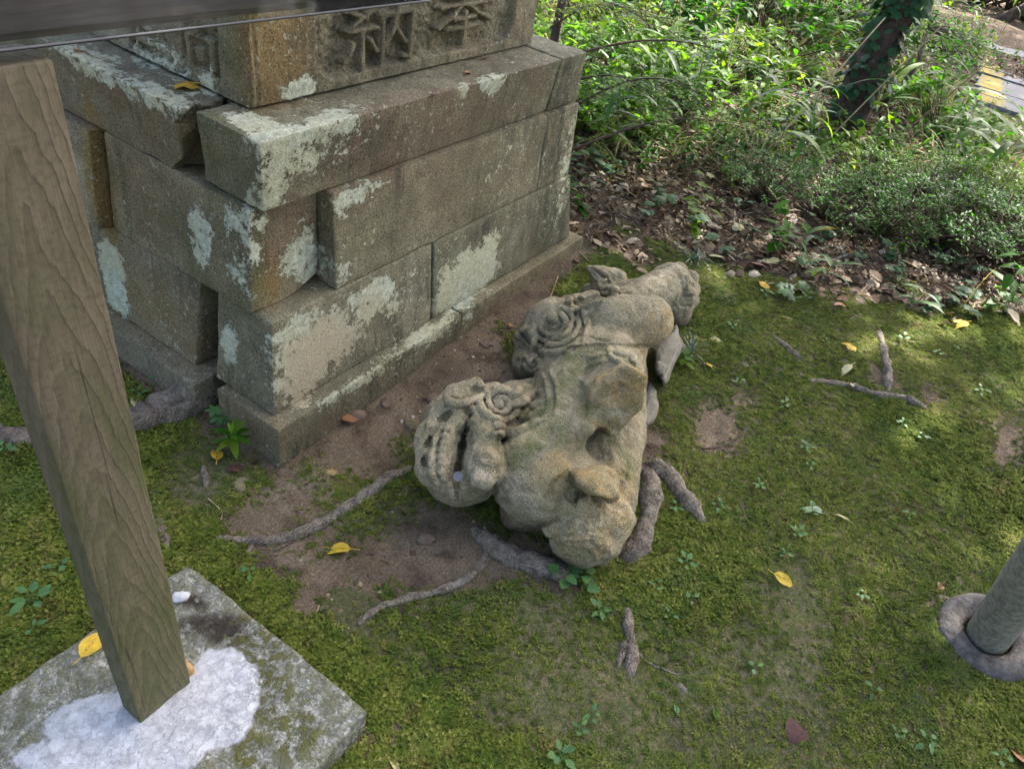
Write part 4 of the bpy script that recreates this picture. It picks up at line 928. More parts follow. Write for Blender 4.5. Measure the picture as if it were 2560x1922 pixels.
# ------------------------------------------------------------------ leaning pole set in a stone ring
def ring_and_pole():
    c = G(2134, 1373, 0.022); topdir = None
    M['pole'] = mat_simple('mottled_galvanised_pole', (0.125, 0.120, 0.092), (0.270, 0.258, 0.215), 75, 0.75, 0.003, 160, 0.2)
    M['ringm'] = mat_simple('violet_grey_stone_ring', (0.066, 0.058, 0.052), (0.150, 0.136, 0.126), 38, 0.88, 0.010, 110, 0.2)
    # the pole leans: second point found on the ray of its upper end
    ax = None
    d = ray(2345, 1075); tbest = None
    c0 = c.copy()
    best = 1e9
    for tt in np.linspace(0.8, 2.6, 400):
        q = CAMP + d * tt; v = q - c0; el = math.degrees(math.atan2(v[2], np.hypot(v[0], v[1])))
        if abs(el - 66) < best: best = abs(el - 66); ax = v / np.linalg.norm(v)
    A = Vector(ax.tolist()); q = A.to_track_quat('Z', 'Y').to_matrix().to_4x4()
    def lathe(name, prof, n, mat, seed, rough, label, cat, loc, tilt):
        Vv = []; Fv = []; k = len(prof)
        for i in range(n):
            a_ = 2 * math.pi * i / n
            for (r, z) in prof: Vv.append((r * math.cos(a_), r * math.sin(a_), z))
        Vv = np.array(Vv)
        nn = fbm(Vv, 14, 3, seed); rr = np.linalg.norm(Vv[:, :2], axis=1, keepdims=True) + 1e-9
        Vv[:, :2] *= 1 + rough * nn[:, None] / rr; Vv[:, 2] += rough * fbm(Vv + 5, 14, 3, seed + 4)
        for i in range(n):
            for j in range(k - 1): Fv.append([i * k + j, ((i + 1) % n) * k + j, ((i + 1) % n) * k + j + 1, i * k + j + 1])
        o = mesh_obj(name, Vv, Fv, mat)
        o.matrix_world = Matrix.Translation(loc) @ tilt; tag(o, label, cat); return o
    prof = [(0.052 + 0.0 * i, 0) for i in range(0)]
    prof = []
    for i in range(17):
        a_ = -math.pi / 2 + 2 * math.pi * i / 16
        prof.append((0.084 + 0.030 * math.cos(a_), 0.024 * math.sin(a_)))
    tl = Matrix.Identity(4).lerp(q, 0.25) if False else Euler((0, 0, 0)).to_matrix().to_4x4()
    half = Vector((0, 0, 1)).lerp(A, 0.55).normalized().to_track_quat('Z', 'Y').to_matrix().to_4x4()
    lathe('stone_ring', prof, 64, M['ringm'], 3, 0.005, 'violet-grey stone ring collar around the foot of the leaning pole', 'ring', Vector(c.tolist()), half)
    lathe('pole', [(0.0, -0.06), (0.047, -0.06), (0.047, 0.0), (0.047, 0.3), (0.047, 0.6), (0.047, 0.9), (0.047, 1.2), (0.0, 1.2)], 40, M['pole'], 9, 0.0004, 'mottled grey metal pole leaning out of a stone ring', 'pole', Vector((c - ax * 0.02).tolist()), q)
ring_and_pole()

# ------------------------------------------------------------------ scattering (ground cover nobody could count)
rs = np.random.RandomState(7); rnd = random.Random(11)
PROTO = {}
def proto_col(name, meshes):
    c = bpy.data.collections.new(name)
    for i, me in enumerate(meshes):
        o = bpy.data.objects.new(name + '_piece', me); c.objects.link(o)
    return c
def scatter(name, V, F, dens, maxd, col, smin, smax, tilt, seed, label, cat, scale_attr=None):
    ob = mesh_obj(name, V, F, None, attrs={'dens': dens, 'siz': scale_attr if scale_attr is not None else np.ones(len(V))})
    ng = bpy.data.node_groups.new(name + '_nodes', 'GeometryNodeTree')
    ng.interface.new_socket('Geometry', in_out='INPUT', socket_type='NodeSocketGeometry')
    ng.interface.new_socket('Geometry', in_out='OUTPUT', socket_type='NodeSocketGeometry')
    N = ng.nodes.new; L = ng.links.new
    gi = N('NodeGroupInput'); go = N('NodeGroupOutput')
    def nattr(nm):
        a = N('GeometryNodeInputNamedAttribute'); a.data_type = 'FLOAT'; a.inputs['Name'].default_value = nm; return a.outputs['Attribute']
    mul = N('ShaderNodeMath'); mul.operation = 'MULTIPLY'; L(nattr('dens'), mul.inputs[0]); mul.inputs[1].default_value = maxd
    dp = N('GeometryNodeDistributePointsOnFaces'); dp.distribute_method = 'RANDOM'
    L(gi.outputs[0], dp.inputs['Mesh']); L(mul.outputs[0], dp.inputs['Density']); dp.inputs['Seed'].default_value = seed
    ci = N('GeometryNodeCollectionInfo'); ci.inputs['Collection'].default_value = col
    ci.inputs['Separate Children'].default_value = True; ci.inputs['Reset Children'].default_value = True
    ip = N('GeometryNodeInstanceOnPoints'); L(dp.outputs['Points'], ip.inputs['Points']); L(ci.outputs[0], ip.inputs['Instance'])
    ip.inputs['Pick Instance'].default_value = True
    rv = N('FunctionNodeRandomValue'); rv.data_type = 'FLOAT_VECTOR'
    rv.inputs[0].default_value = (-tilt, -tilt, 0); rv.inputs[1].default_value = (tilt, tilt, 6.283); rv.inputs['Seed'].default_value = seed + 1
    L(rv.outputs[0], ip.inputs['Rotation'])
    sv = N('FunctionNodeRandomValue'); sv.data_type = 'FLOAT'; sv.inputs[2].default_value = smin; sv.inputs[3].default_value = smax; sv.inputs['Seed'].default_value = seed + 2
    m2 = N('ShaderNodeMath'); m2.operation = 'MULTIPLY'; L(sv.outputs[1], m2.inputs[0]); L(nattr('siz'), m2.inputs[1])
    L(m2.outputs[0], ip.inputs['Scale']); L(ip.outputs[0], go.inputs[0])
    md = ob.modifiers.new('scatter', 'NODES'); md.node_group = ng
    tag(ob, label, cat, kind='stuff'); return ob
class MB:                                        # mesh collector
    def __init__(s): s.V = []; s.F = []
    def add(s, V, F, mtx=None):
        o = len(s.V)
        for v in V:
            v = Vector(v)
            s.V.append((mtx @ v) if mtx is not None else v)
        s.F += [[i + o for i in f] for f in F]
    def mesh(s, name, mat, smooth=True):
        me = bpy.data.meshes.new(name); me.from_pydata([tuple(v) for v in s.V], [], s.F); me.update()
        if smooth: me.polygons.foreach_set('use_smooth', np.ones(len(me.polygons), bool))
        me.materials.append(mat); return me
def leaf_geo(L=0.1, W=0.04, bend=0.3, fold=0.15, n=5, tip=1.0, twist=0.0, stalk=0.0, wav=0.0, seed=0, base=0.5):
    """leaf along +X from the origin, bending down along its length; 2 x n quads"""
    V = []; F = []; r = random.Random(seed)
    x = y = 0.0; a = 0.0; px, pz = stalk, 0.0
    for i in range(n + 1):
        t = i / n
        w_ = W / 2 * (math.sin(math.pi * min(1, t ** base)) ** tip if 0 < t < 1 else 0.02)
        ang = -bend * t
        if i: px += L / n * math.cos(ang); pz += L / n * math.sin(ang)
        tw = twist * t; dz = fold * w_ + wav * W * math.sin(t * 9 + seed)
        for s in (-1, 0, 1):
            yy = s * w_; zz = abs(s) * dz
            V.append((px, yy * math.cos(tw), pz + zz + yy * math.sin(tw)))
    for i in range(n):
        b = i * 3
        F += [[b, b + 3, b + 4, b + 1], [b + 1, b + 4, b + 5, b + 2]]
    return V, F
def lobed_geo(R=0.03, lobes=5, depth=0.35, cup=0.2, n=20, seed=0):
    r = random.Random(seed); V = [(0, 0, 0)]; F = []
    for i in range(n):
        t = i / (n - 1); a = rad(-150) + rad(300) * t
        q = R * (1 - depth * (0.5 - 0.5 * math.cos(2 * math.pi * lobes * t)) ) * (0.75 + 0.35 * math.cos(a * 0.5)) * r.uniform(.95, 1.05)
        V.append((R * 0.45 + q * math.cos(a), q * math.sin(a), cup * q * q / R * -1))
    V[0] = (R * 0.45, 0, 0)
    for i in range(1, n): F.append([0, i, i + 1])
    F.append([0, n, 1]); return V, F
def tube_geo(P, R, k=6, seed=0, rough=0.0, cap=True):
    P = [Vector(p) for p in P]; V = []; F = []
    prev = Vector((0.3, 0.2, 1)).normalized()
    for i, p in enumerate(P):
        d = (P[min(i + 1, len(P) - 1)] - P[max(i - 1, 0)]).normalized()
        u = prev - d * prev.dot(d)
        if u.length < 1e-4: u = d.orthogonal()
        u.normalize(); prev = u; v = d.cross(u)
        for j in range(k):
            a = 2 * math.pi * j / k; V.append(p + (u * math.cos(a) + v * math.sin(a)) * R[i])
    if rough:
        A = np.array([v[:] for v in V]); C = np.repeat(np.array([p[:] for p in P]), k, 0)
        D = A - C; f = 1 + rough * fbm(A, 1.2 / max(np.mean(R), 1e-3) * 0.35, 3, seed); V = [Vector(q) for q in (C + D * f[:, None])]
    for i in range(len(P) - 1):
        for j in range(k):
            a, b = i * k + j, i * k + (j + 1) % k; F.append([a, b, b + k, a + k])
    if cap: F.append([j for j in range(k)][::-1]); F.append([(len(P) - 1) * k + j for j in range(k)])
    return V, F
def X4(loc=(0, 0, 0), rx=0, ry=0, rz=0, s=1.0):
    return Matrix.Translation(loc) @ Euler((rx, ry, rz)).to_matrix().to_4x4() @ Matrix.Scale(s, 4)

# leaf materials
M['green'] = mat_leaf('fresh_green_leaf', [(0, (0.022, 0.090, 0.008)), (0.5, (0.055, 0.145, 0.010)), (1, (0.145, 0.215, 0.012))], 0.6, 0.5, 0.16)
M['sasa'] = mat_leaf('bamboo_grass_leaf', [(0, (0.036, 0.095, 0.024)), (0.6, (0.055, 0.125, 0.034)), (1, (0.10, 0.16, 0.030))], 0.52, 0.45, 0.2)
M['shrubg'] = mat_leaf('small_shrub_leaf', [(0, (0.022, 0.080, 0.012)), (0.5, (0.042, 0.115, 0.016)), (1, (0.100, 0.165, 0.014))], 0.5, 0.5, 0.16)
M['ivy'] = mat_leaf('dark_ivy_leaf', [(0, (0.018, 0.050, 0.020)), (1, (0.035, 0.085, 0.032))], 0.22, 0.5, 0.12)
M['seed'] = mat_leaf('seedling_leaf', [(0, (0.050, 0.125, 0.042)), (0.5, (0.064, 0.150, 0.052)), (1, (0.085, 0.180, 0.045))], 0.30, 0.55, 0.25)
M['yellow'] = mat_leaf('yellow_fallen_leaf', [(0, (0.46, 0.32, 0.035)), (0.5, (0.52, 0.37, 0.05)), (1, (0.50, 0.30, 0.04))], 0.25, 0.6, 0.25, 60, (120, 0.60, (0.10, 0.045, 0.02)))
M['paleleaf'] = mat_leaf('pale_dry_leaf', [(0, (0.36, 0.32, 0.17)), (1, (0.46, 0.42, 0.26))], 0.25, 0.7, 0.2, 60, (190, 0.66, (0.08, 0.06, 0.03)))
M['redleaf'] = mat_leaf('wine_dry_leaf', [(0, (0.062, 0.026, 0.022)), (1, (0.085, 0.036, 0.03))], 0.15, 0.6, 0.3, 60)
M['orange'] = mat_leaf('rust_dry_leaf', [(0, (0.20, 0.085, 0.035)), (1, (0.27, 0.13, 0.05))], 0.15, 0.6, 0.3, 60, (90, 0.6, (0.07, 0.03, 0.02)))
M['litter'] = mat_leaf('brown_leaf_litter', [(0, (0.030, 0.018, 0.010)), (0.35, (0.072, 0.040, 0.022)), (0.6, (0.110, 0.068, 0.040)), (0.78, (0.155, 0.110, 0.066)), (0.9, (0.27, 0.215, 0.145)), (1, (0.36, 0.31, 0.235))], 0.12, 0.65, 0.25, 40)
M['straw'] = mat_leaf('dry_straw', [(0, (0.22, 0.15, 0.075)), (0.5, (0.33, 0.25, 0.14)), (1, (0.42, 0.34, 0.22))], 0.2, 0.7, 0.25, 40)
M['twig'] = mat_simple('dark_twig', (0.055, 0.036, 0.026), (0.11, 0.075, 0.055), 60, 0.85)
M['stem'] = mat_simple('green_stem', (0.10, 0.12, 0.05), (0.17, 0.17, 0.08), 60, 0.6)

# --- moss carpet
def moss_tuft(seed, nsh=15, rad_=0.015, hgt_=0.011):
    r = random.Random(seed); b = MB()
    for _ in range(nsh):
        a = r.uniform(0, 6.28); q = rad_ * math.sqrt(r.random()); cx, cy = q * math.cos(a), q * math.sin(a)
        h = hgt_ * r.uniform(0.55, 1.25) * (1.1 - 0.5 * q / rad_); lx, ly = r.uniform(-.5, .5) * h + 0.3 * cx, r.uniform(-.5, .5) * h + 0.3 * cy
        for lev in (0.45, 0.75, 1.0):
            x, y, z = cx + lx * lev, cy + ly * lev, h * lev
            a0 = r.uniform(0, 6.28)
            for k in range(3 if lev < 1 else 4):
                t = a0 + k * 6.283 / (3 if lev < 1 else 4) + r.uniform(-.4, .4); l = 0.0052 * r.uniform(.7, 1.3); w_ = 0.0016
                dx, dy = math.cos(t), math.sin(t); up = 0.003 * r.uniform(-.4, 1.2)
                b.add([(x - dy * w_, y + dx * w_, z - .001), (x + dy * w_, y - dx * w_, z - .001), (x + dx * l, y + dy * l, z + up)], [[0, 1, 2]])
        b.add([(cx - .0015, cy, 0), (cx + .0015, cy, 0), (cx + lx, cy + ly, h)], [[0, 1, 2]])
    return b.mesh('moss_tuft', M['moss'], False)
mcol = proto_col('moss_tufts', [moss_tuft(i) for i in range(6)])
Xm, Ym, Fm = grid_mesh(np.arange(-2.4, 4.2, 0.035), np.arange(-4.6, 2.0, 0.035))
mo, fi, li, ba, th = masks(Xm, Ym)
Pm = np.stack([Xm, Ym, hgt(Xm, Ym) + 0.003 * mo], -1).reshape(-1, 3)
pj = proj(Pm); dv = (Pm - CAMP) @ CAMR[2]
vis = ((pj[:, 0] > -1200) & (pj[:, 0] < 3600) & (pj[:, 1] > -400) & (pj[:, 1] < 3600) & (dv > 0.15)).astype(float)
slabm = ((Pm[:, 0] > -1.03) & (Pm[:, 0] < -0.355) & (Pm[:, 1] > -0.64) & (Pm[:, 1] < -0.13))
pedm = ((Pm[:, 0] > -0.005) & (Pm[:, 0] < 1.53) & (Pm[:, 1] > -0.005) & (Pm[:, 1] < 1.2))
ok = vis * (~slabm) * (~pedm)
md = np.clip(mo.ravel() * 1.25 - 0.08, 0, 1) * ok
lush = 0.75 + 0.45 * sstep(-0.4, 0.5, vnoise(Pm * np.array([2.2, 2.2, 0]), 55))
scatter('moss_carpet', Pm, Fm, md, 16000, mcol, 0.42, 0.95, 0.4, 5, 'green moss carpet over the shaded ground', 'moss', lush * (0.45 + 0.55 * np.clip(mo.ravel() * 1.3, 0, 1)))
fd = np.clip(fi.ravel() - 0.35, 0, 1) * (1 - mo.ravel()) * (1 - li.ravel()) * ok * sstep(-0.1, 0.5, fbm(Pm * np.array([1, 1, 0]), 9, 4, 88))
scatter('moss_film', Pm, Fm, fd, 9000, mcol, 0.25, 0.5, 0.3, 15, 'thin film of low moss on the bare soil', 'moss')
# --- soil crumbs and grit
def pebble_mesh(seed, mat, r=0.006):
    rr = np.random.RandomState(seed); bm = bmesh.new(); bmesh.ops.create_icosphere(bm, subdivisions=1, radius=r)
    for v in bm.verts: v.co = Vector((v.co.x * 1.2, v.co.y, v.co.z * 0.7)) * (1 + 0.3 * rr.randn() * 0.6)
    me = bpy.data.meshes.new('grit'); bm.to_mesh(me); bm.free(); me.materials.append(mat); return me
t = NT('grit_stone'); c = t.ramp(t.rnd(), [(0, (0.06, 0.04, 0.03)), (0.5, (0.14, 0.09, 0.06)), (0.8, (0.24, 0.17, 0.10)), (1, (0.40, 0.36, 0.30))]); t.principled(c, 0.9); M['grit'] = t.m
gcol = proto_col('grit_pieces', [pebble_mesh(i, M['grit'], 0.0035) for i in range(4)])
gd = (ba.ravel() * 0.9 + 0.12 * th.ravel()) * ok * sstep(-0.2, 0.8, fbm(Pm * np.array([1, 1, 0]), 6, 3, 66))
scatter('soil_grit', Pm, Fm, gd, 1500, gcol, 0.3, 1.6, 0.6, 25, 'small soil crumbs and grit on bare earth', 'grit')
# --- leaf litter
def litter_meshes():
    out = []
    for i in range(5):
        b = MB(); V, F_ = leaf_geo(rnd.uniform(.055, .085), rnd.uniform(.026, .042), rnd.uniform(-.9, 1.3), rnd.uniform(-.5, .8), 4, 0.8, rnd.uniform(-1, 1), wav=.12, seed=i); b.add(V, F_, X4((-.035, 0, .006))); out.append(b.mesh('dry_leaf', M['litter']))
    for i in range(3):
        b = MB(); V, F_ = leaf_geo(rnd.uniform(.07, .12), rnd.uniform(.009, .015), rnd.uniform(-.7, .7), .3, 5, 0.6, rnd.uniform(-1.5, 1.5), seed=i + 9); b.add(V, F_, X4((-.05, 0, .006))); out.append(b.mesh('dry_strip', M['litter']))
    b = MB(); V, F_ = lobed_geo(.045, 3, .3, .5, 14, 3); b.add(V, F_, X4((-.03, 0, .012))); out.append(b.mesh('dry_broad', M['litter']))
    b = MB(); V, F_ = tube_geo([(-.06, 0, .004), (0, .008, .01), (.06, -.004, .006)], [.0016, .0014, .001], 4); b.add(V, F_); out.append(b.mesh('dry_twig', M['twig']))
    return out
lcol = proto_col('dry_leaves', litter_meshes())
Xl, Yl, Fl = grid_mesh(np.arange(0.9, 8.5, 0.08), np.arange(-4.2, 4.5, 0.08))
_, _, li2, _, _ = masks(Xl, Yl)
Pl = np.stack([Xl, Yl, hgt(Xl, Yl) + 0.004], -1).reshape(-1, 3)
pj = proj(Pl); dv = (Pl - CAMP) @ CAMR[2]
okl = ((pj[:, 0] > -100) & (pj[:, 0] < 2500) & (pj[:, 1] > -250) & (pj[:, 1] < 1700) & (dv > 0.3) & ~((Pl[:, 0] < 1.5) & (Pl[:, 1] > 0) & (Pl[:, 1] < 1.2))).astype(float)
ld = np.clip(li2.ravel() * 1.2 - .15, 0, 1) * okl * np.where(Pl[:, 0] > 4.5, 0.35, 1.0)
scatter('leaf_litter', Pl, Fl, ld, 2300, lcol, 0.42, 0.88, 0.55, 35, 'brown litter of dry leaves behind the moss', 'leaf litter')
scatter('moss_debris', Pm, Fm, ok * (1 - li.ravel()) * sstep(-0.5, 0.9, fbm(Pm * np.array([1, 1, 0]), 3, 3, 67)), 95, lcol, 0.10, 0.42, 0.3, 65, 'scattered twig bits and leaf crumbs on the moss', 'debris')
# --- undergrowth of dry stalks, grass and small leafy sprigs further back
def clump(seed, kind):
    r = random.Random(seed); b = MB()
    if kind == 'straw':
        for _ in range(9):
            V, F_ = leaf_geo(r.uniform(.14, .34), r.uniform(.003, .007), r.uniform(.4, 2.0), .3, 5, .4, r.uniform(-.5, .5)); b.add(V, F_, X4((r.uniform(-.03, .03), r.uniform(-.03, .03), 0), 0, -r.uniform(.3, 1.5), r.uniform(0, 6.28)))
        return b.mesh('straw_clump', M['straw'])
    if kind == 'grass':
        for _ in range(8):
            V, F_ = leaf_geo(r.uniform(.12, .28), r.uniform(.005, .011), r.uniform(.6, 1.8), .3, 5, .4); b.add(V, F_, X4((r.uniform(-.02, .02), r.uniform(-.02, .02), 0), 0, -r.uniform(.5, 1.4), r.uniform(0, 6.28)))
        return b.mesh('grass_clump', M['sasa'])
    for _ in range(4):
        h = r.uniform(.08, .26); ax, ay = r.uniform(-.5, .5), r.uniform(-.5, .5)
        for j in range(r.randint(4, 7)):
            t = (j + 1) / 6; V, F_ = leaf_geo(r.uniform(.045, .085), r.uniform(.026, .042), r.uniform(.2, .9), .2, 3, .8)
            b.add(V, F_, X4((ax * h * t, ay * h * t, h * t), 0, -r.uniform(-.3, .6), j * 2.4 + r.uniform(-.4, .4)))
    return b.mesh('leafy_sprig', M['green'])
ucol = proto_col('undergrowth_pieces', [clump(i, k) for i, k in enumerate(['straw', 'straw', 'straw', 'grass', 'sprig', 'sprig', 'sprig', 'sprig', 'grass'])])
ub = np.interp(Pl[:, 1], [-4, -1.6, -0.6, 0.2, 1.0, 4], [4.2, 3.4, 3.0, 2.6, 2.2, 1.8])
walk = (Pl[:, 0] > 5.6) & (Pl[:, 1] < -0.72)
clear = np.exp(-(((Pl[:, 0] - 6.0) / 1.2) ** 2 + ((Pl[:, 1] + 1.2) / 0.7) ** 2))
ud = sstep(-0.3, 0.6, Pl[:, 0] - ub) * okl * (~walk) * (1 - 0.9 * sstep(.3, .7, clear)) * sstep(-0.7, 0.3, fbm(Pl * np.array([1, 1, 0]), 2.0, 3, 99))
ud = np.maximum(ud, 0.05 * li2.ravel() * okl)
scatter('undergrowth', Pl, Fl, ud, 190, ucol, 0.6, 1.25, 0.2, 45, 'tangle of grass, straw and leafy sprigs in the sun behind', 'undergrowth')
# far ground cover so that the wood does not end in bare soil
Xf, Yf, Ff = grid_mesh(np.arange(3.0, 26, 0.5), np.arange(-12, 16, 0.5))
Pf = np.stack([Xf, Yf, hgt(Xf, Yf)], -1).reshape(-1, 3)
fdn = (((Pf[:, 0] > 8.2) | (Pf[:, 1] > 4.2) | (Pf[:, 1] < -4)) & ~((Pf[:, 1] < 0.5) & (Pf[:, 1] > -3.6) & (Pf[:, 0] < 13.0))).astype(float)
scatter('far_undergrowth', Pf, Ff, fdn, 24, ucol, 1.2, 2.6, 0.2, 55, 'dense green undergrowth far behind the pedestal', 'undergrowth')

# ------------------------------------------------------------------ roots
def root(paths, label, name='tree_root', cat='root', mat=None, k=12):
    """paths: list of (pixel points on the ground, radii in metres, sink)"""
    b = MB(); c0 = G(*paths[0][0][0])
    for pts, R, sink in paths:
        P2 = curve(pts, max(6, len(pts) * 5)); n = len(P2); rr = np.interp(np.linspace(0, 1, n), np.linspace(0, 1, len(R)), R)
        P3 = []
        for i, p in enumerate(P2):
            g = G(p[0], p[1]); rr[i] *= min(1, .45 + .55 * min(i, n - 1 - i) / 3.0) * (1 + .10 * math.sin(i * 1.7 + p[0]))
            s = sink if np.isscalar(sink) else np.interp(i / (n - 1), np.linspace(0, 1, len(sink)), sink)
            P3.append(Vector((g - c0 + np.array([0, 0, rr[i] * (s - .28)])).tolist()))
        V, F_ = tube_geo(P3, list(rr), k, 7, 0.42); b.add(V, F_)
    o = bpy.data.objects.new(name, b.mesh(name, mat or M['bark'])); COL.objects.link(o); o.location = c0.tolist()
    tag(o, label, cat); return o
root([([(452, 1166), (500, 1166), (560, 1170), (620, 1163), (690, 1135), (760, 1090), (830, 1045), (905, 1003)], [.008, .011, .013, .014, .015, .016, .017, .018], [.4, .7, .7, .6, .5, .5, .4, .2]),
      ([(547, 1172), (538, 1196), (532, 1222)], [.006, .005, .002], .5)], 'long grey root running from the statue head across bare soil')
root([([(1018, 1138), (1060, 1180), (1110, 1206), (1170, 1228), (1228, 1236)], [.016, .024, .026, .028, .026], [.1, .5, .6, .5, .2]),
      ([(1056, 1188), (1035, 1228), (980, 1268), (900, 1290), (840, 1305), (795, 1330), (772, 1352)], [.013, .011, .011, .010, .009, .008, .006], [.5, .6, .6, .6, .6, .5, .2])], 'forked brown root in front of the broken paw')
root([([(1385, 995), (1402, 1060), (1398, 1120), (1378, 1180), (1335, 1205)], [.026, .030, .033, .031, .026], [0, .5, .6, .5, .3]),
      ([(1390, 1005), (1440, 1030), (1478, 1078), (1522, 1132)], [.028, .026, .025, .024], [.3, .6, .6, .3])], 'thick forked brown root between statue and moss')
root([([(1352, 1298), (1356, 1360), (1366, 1415), (1360, 1468)], [.010, .014, .016, .010], [.1, .5, .5, 0]), ([(1352, 1385), (1340, 1420), (1334, 1442)], [.011, .009, .003], .5), ([(1368, 1402), (1400, 1432), (1435, 1448), (1468, 1459)], [.004, .003, .0028, .002], 1.0)], 'short split root stub with a thin twig in moss')
root([([(1700, 825), (1760, 825), (1830, 835), (1890, 855), (1950, 862), (2008, 886)], [.006, .011, .013, .014, .013, .010], [.2, .5, .6, .6, .5, 0])], 'long reddish root lying across the moss near yellow leaves')
root([([(1893, 703), (1905, 750), (1914, 800), (1918, 852)], [.012, .015, .016, .015], [.1, .5, .6, .5])], 'pale straight root meeting the long reddish root')
root([([(1662, 720), (1700, 755), (1742, 788)], [.008, .014, .010], [.1, .5, 0])], 'short reddish root surfacing in the moss by the leaf litter')
root([([(1585, 776), (1610, 793), (1638, 812)], [.005, .009, .005], [.1, .4, 0])], 'tiny root bump in moss behind the grey stone')
root([([(120, 950), (200, 945), (295, 918), (350, 898), (410, 868), (475, 828), (520, 790)], [.030, .034, .042, .046, .050, .048, .040], [.3, .4, .4, .5, .5, .4, .2])], 'very thick bark-covered root pushing under the pedestal corner', k=18)
root([([(-80, 945), (0, 940), (50, 946), (110, 950)], [.030, .030, .030, .028], [.3, .4, .4, .2])], 'grey root emerging from moss behind the wooden post', k=14)
root([([(332, 1085), (345, 1130), (360, 1180), (388, 1232)], [.009, .012, .012, .006], [.2, .5, .5, 0])], 'slim pinkish root beside the wooden post')
root([([(438, 1005), (443, 1030), (447, 1055)], [.006, .007, .004], .5)], 'little grey root stub beside the glossy seedling')
root([([(2010, 1285), (2060, 1300), (2110, 1318)], [.008, .009, .006], .3)], 'dark root just behind the stone ring')

# ------------------------------------------------------------------ stones on the soil
def stone(px, py, r, label, mat, seed):
    g = G(px, py); rr = np.random.RandomState(seed)
    bm = bmesh.new(); bmesh.ops.create_icosphere(bm, subdivisions=3, radius=1.0)
    V_ = np.array([v.co[:] for v in bm.verts]); bm.verts.index_update(); F_ = [[v.index for v in f.verts] for f in bm.faces]; bm.free()
    V_ = V_ * (1 + 0.30 * fbm(V_, 1.5, 4, seed))[:, None] * np.array([1.25, 1.0, 0.62]) * r * .9
    o = mesh_obj('stone', V_, F_, mat); o.location = (g[0], g[1], g[2] - 0.05 * r); o.rotation_euler = (0, 0, seed)
    tag(o, label, 'stone')
M['ochrestone'] = mat_simple('ochre_soil_stone', (0.20, 0.125, 0.05), (0.34, 0.25, 0.13), 40, 0.9, 0.002, 120)
M['mossstone'] = mat_simple('mossy_soil_stone', (0.07, 0.062, 0.035), (0.19, 0.16, 0.09), 30, 0.9, 0.002, 120)
M['darkstone'] = mat_simple('brown_soil_stone', (0.085, 0.060, 0.045), (0.15, 0.11, 0.08), 30, 0.9, 0.003, 120)
stone(522, 1048, .022, 'mossy rounded stone on soil before the plinth corner', M['mossstone'], 1)
stone(715, 1022, .013, 'small ochre stone on the bare soil', M['ochrestone'], 2)
stone(555, 1022, .008, 'tiny ochre pebble touching the plinth corner', M['ochrestone'], 3)
stone(890, 915, .022, 'brown half-buried stone behind the statue head', M['mossstone'], 4)
stone(935, 862, .020, 'dark stone in the hollow behind the statue ear', M['darkstone'], 5)
stone(765, 900, .030, 'flat brown stone against the plinth', M['darkstone'], 6)
stone(835, 870, .020, 'earthy stone midway along the plinth', M['darkstone'], 7)
stone(1048, 745, .016, 'brown stone beside the flank curls of the statue', M['darkstone'], 8)
stone(920, 1165, .022, 'dark earth-covered stone below the statue head', M['darkstone'], 9)
stone(1098, 830, .045, 'brown stone wedged behind the hair of the statue', M['darkstone'], 10)
stone(1475, 1490, .014, 'flat grey pebble on the worn path', M['greystone'], 11)
stone(397, 1290, .0001 + .014, 'white lump of mortar on the slab', mat_simple('mortar', (.32, .33, .35), (.42, .43, .45), 60, .9, .002, 120), 12)
bpy.data.objects[-1] if False else None
for o in bpy.data.objects:
    if o.get('label') == 'white lump of mortar on the slab':
        q = PZ(392, 1292, SLZ); o.location = (q[0], q[1], SLZ + 0.006)

# ------------------------------------------------------------------ small plants with separate leaves
def plant(name, loc, stem, leaves, label, cat, group=None, smat=None, rz=0.0, s=1.0):
    r_ = empty(name, loc); r_.rotation_euler = (0, 0, rz); r_.scale = (s, s, s); tag(r_, label, cat, group)
    if stem is not None:
        o = bpy.data.objects.new('stem', stem); COL.objects.link(o); o.parent = r_
    for me, mx in leaves:
        o = bpy.data.objects.new('leaf', me); COL.objects.link(o); o.parent = r_; o.matrix_local = mx
    return r_
def simple_leaf(name, L, W, mat, bend=.4, fold=.2, n=4, tip=.8, stalk=0.0, base=.7):
    b = MB(); V, F_ = leaf_geo(L, W, bend, fold, n, tip, 0, stalk, 0, 0, base); b.add(V, F_)
    if stalk:
        V, F_ = tube_geo([(0, 0, 0), (stalk * 1.05, 0, 0)], [.0008, .0007], 4); b.add(V, F_)
    return b.mesh(name, mat)
def stem_mesh(P, R, mat, k=5):
    b = MB(); V, F_ = tube_geo(P, R, k); b.add(V, F_); return b.mesh('stem', mat)
SEEDLEAF = [simple_leaf('leaf', .022, .014, M['seed'], .3, .15, 3, .7, .010), simple_leaf('leaf', .028, .013, M['seed'], .5, .2, 3, .8, .008), simple_leaf('leaf', .017, .014, M['seed'], .2, .1, 3, .6, .008)]
SEEDSTEM = [stem_mesh([(0, 0, -.01), (.002, 0, .012), (0, .002, .026)], [.0011, .001, .0008], M['stem'])]
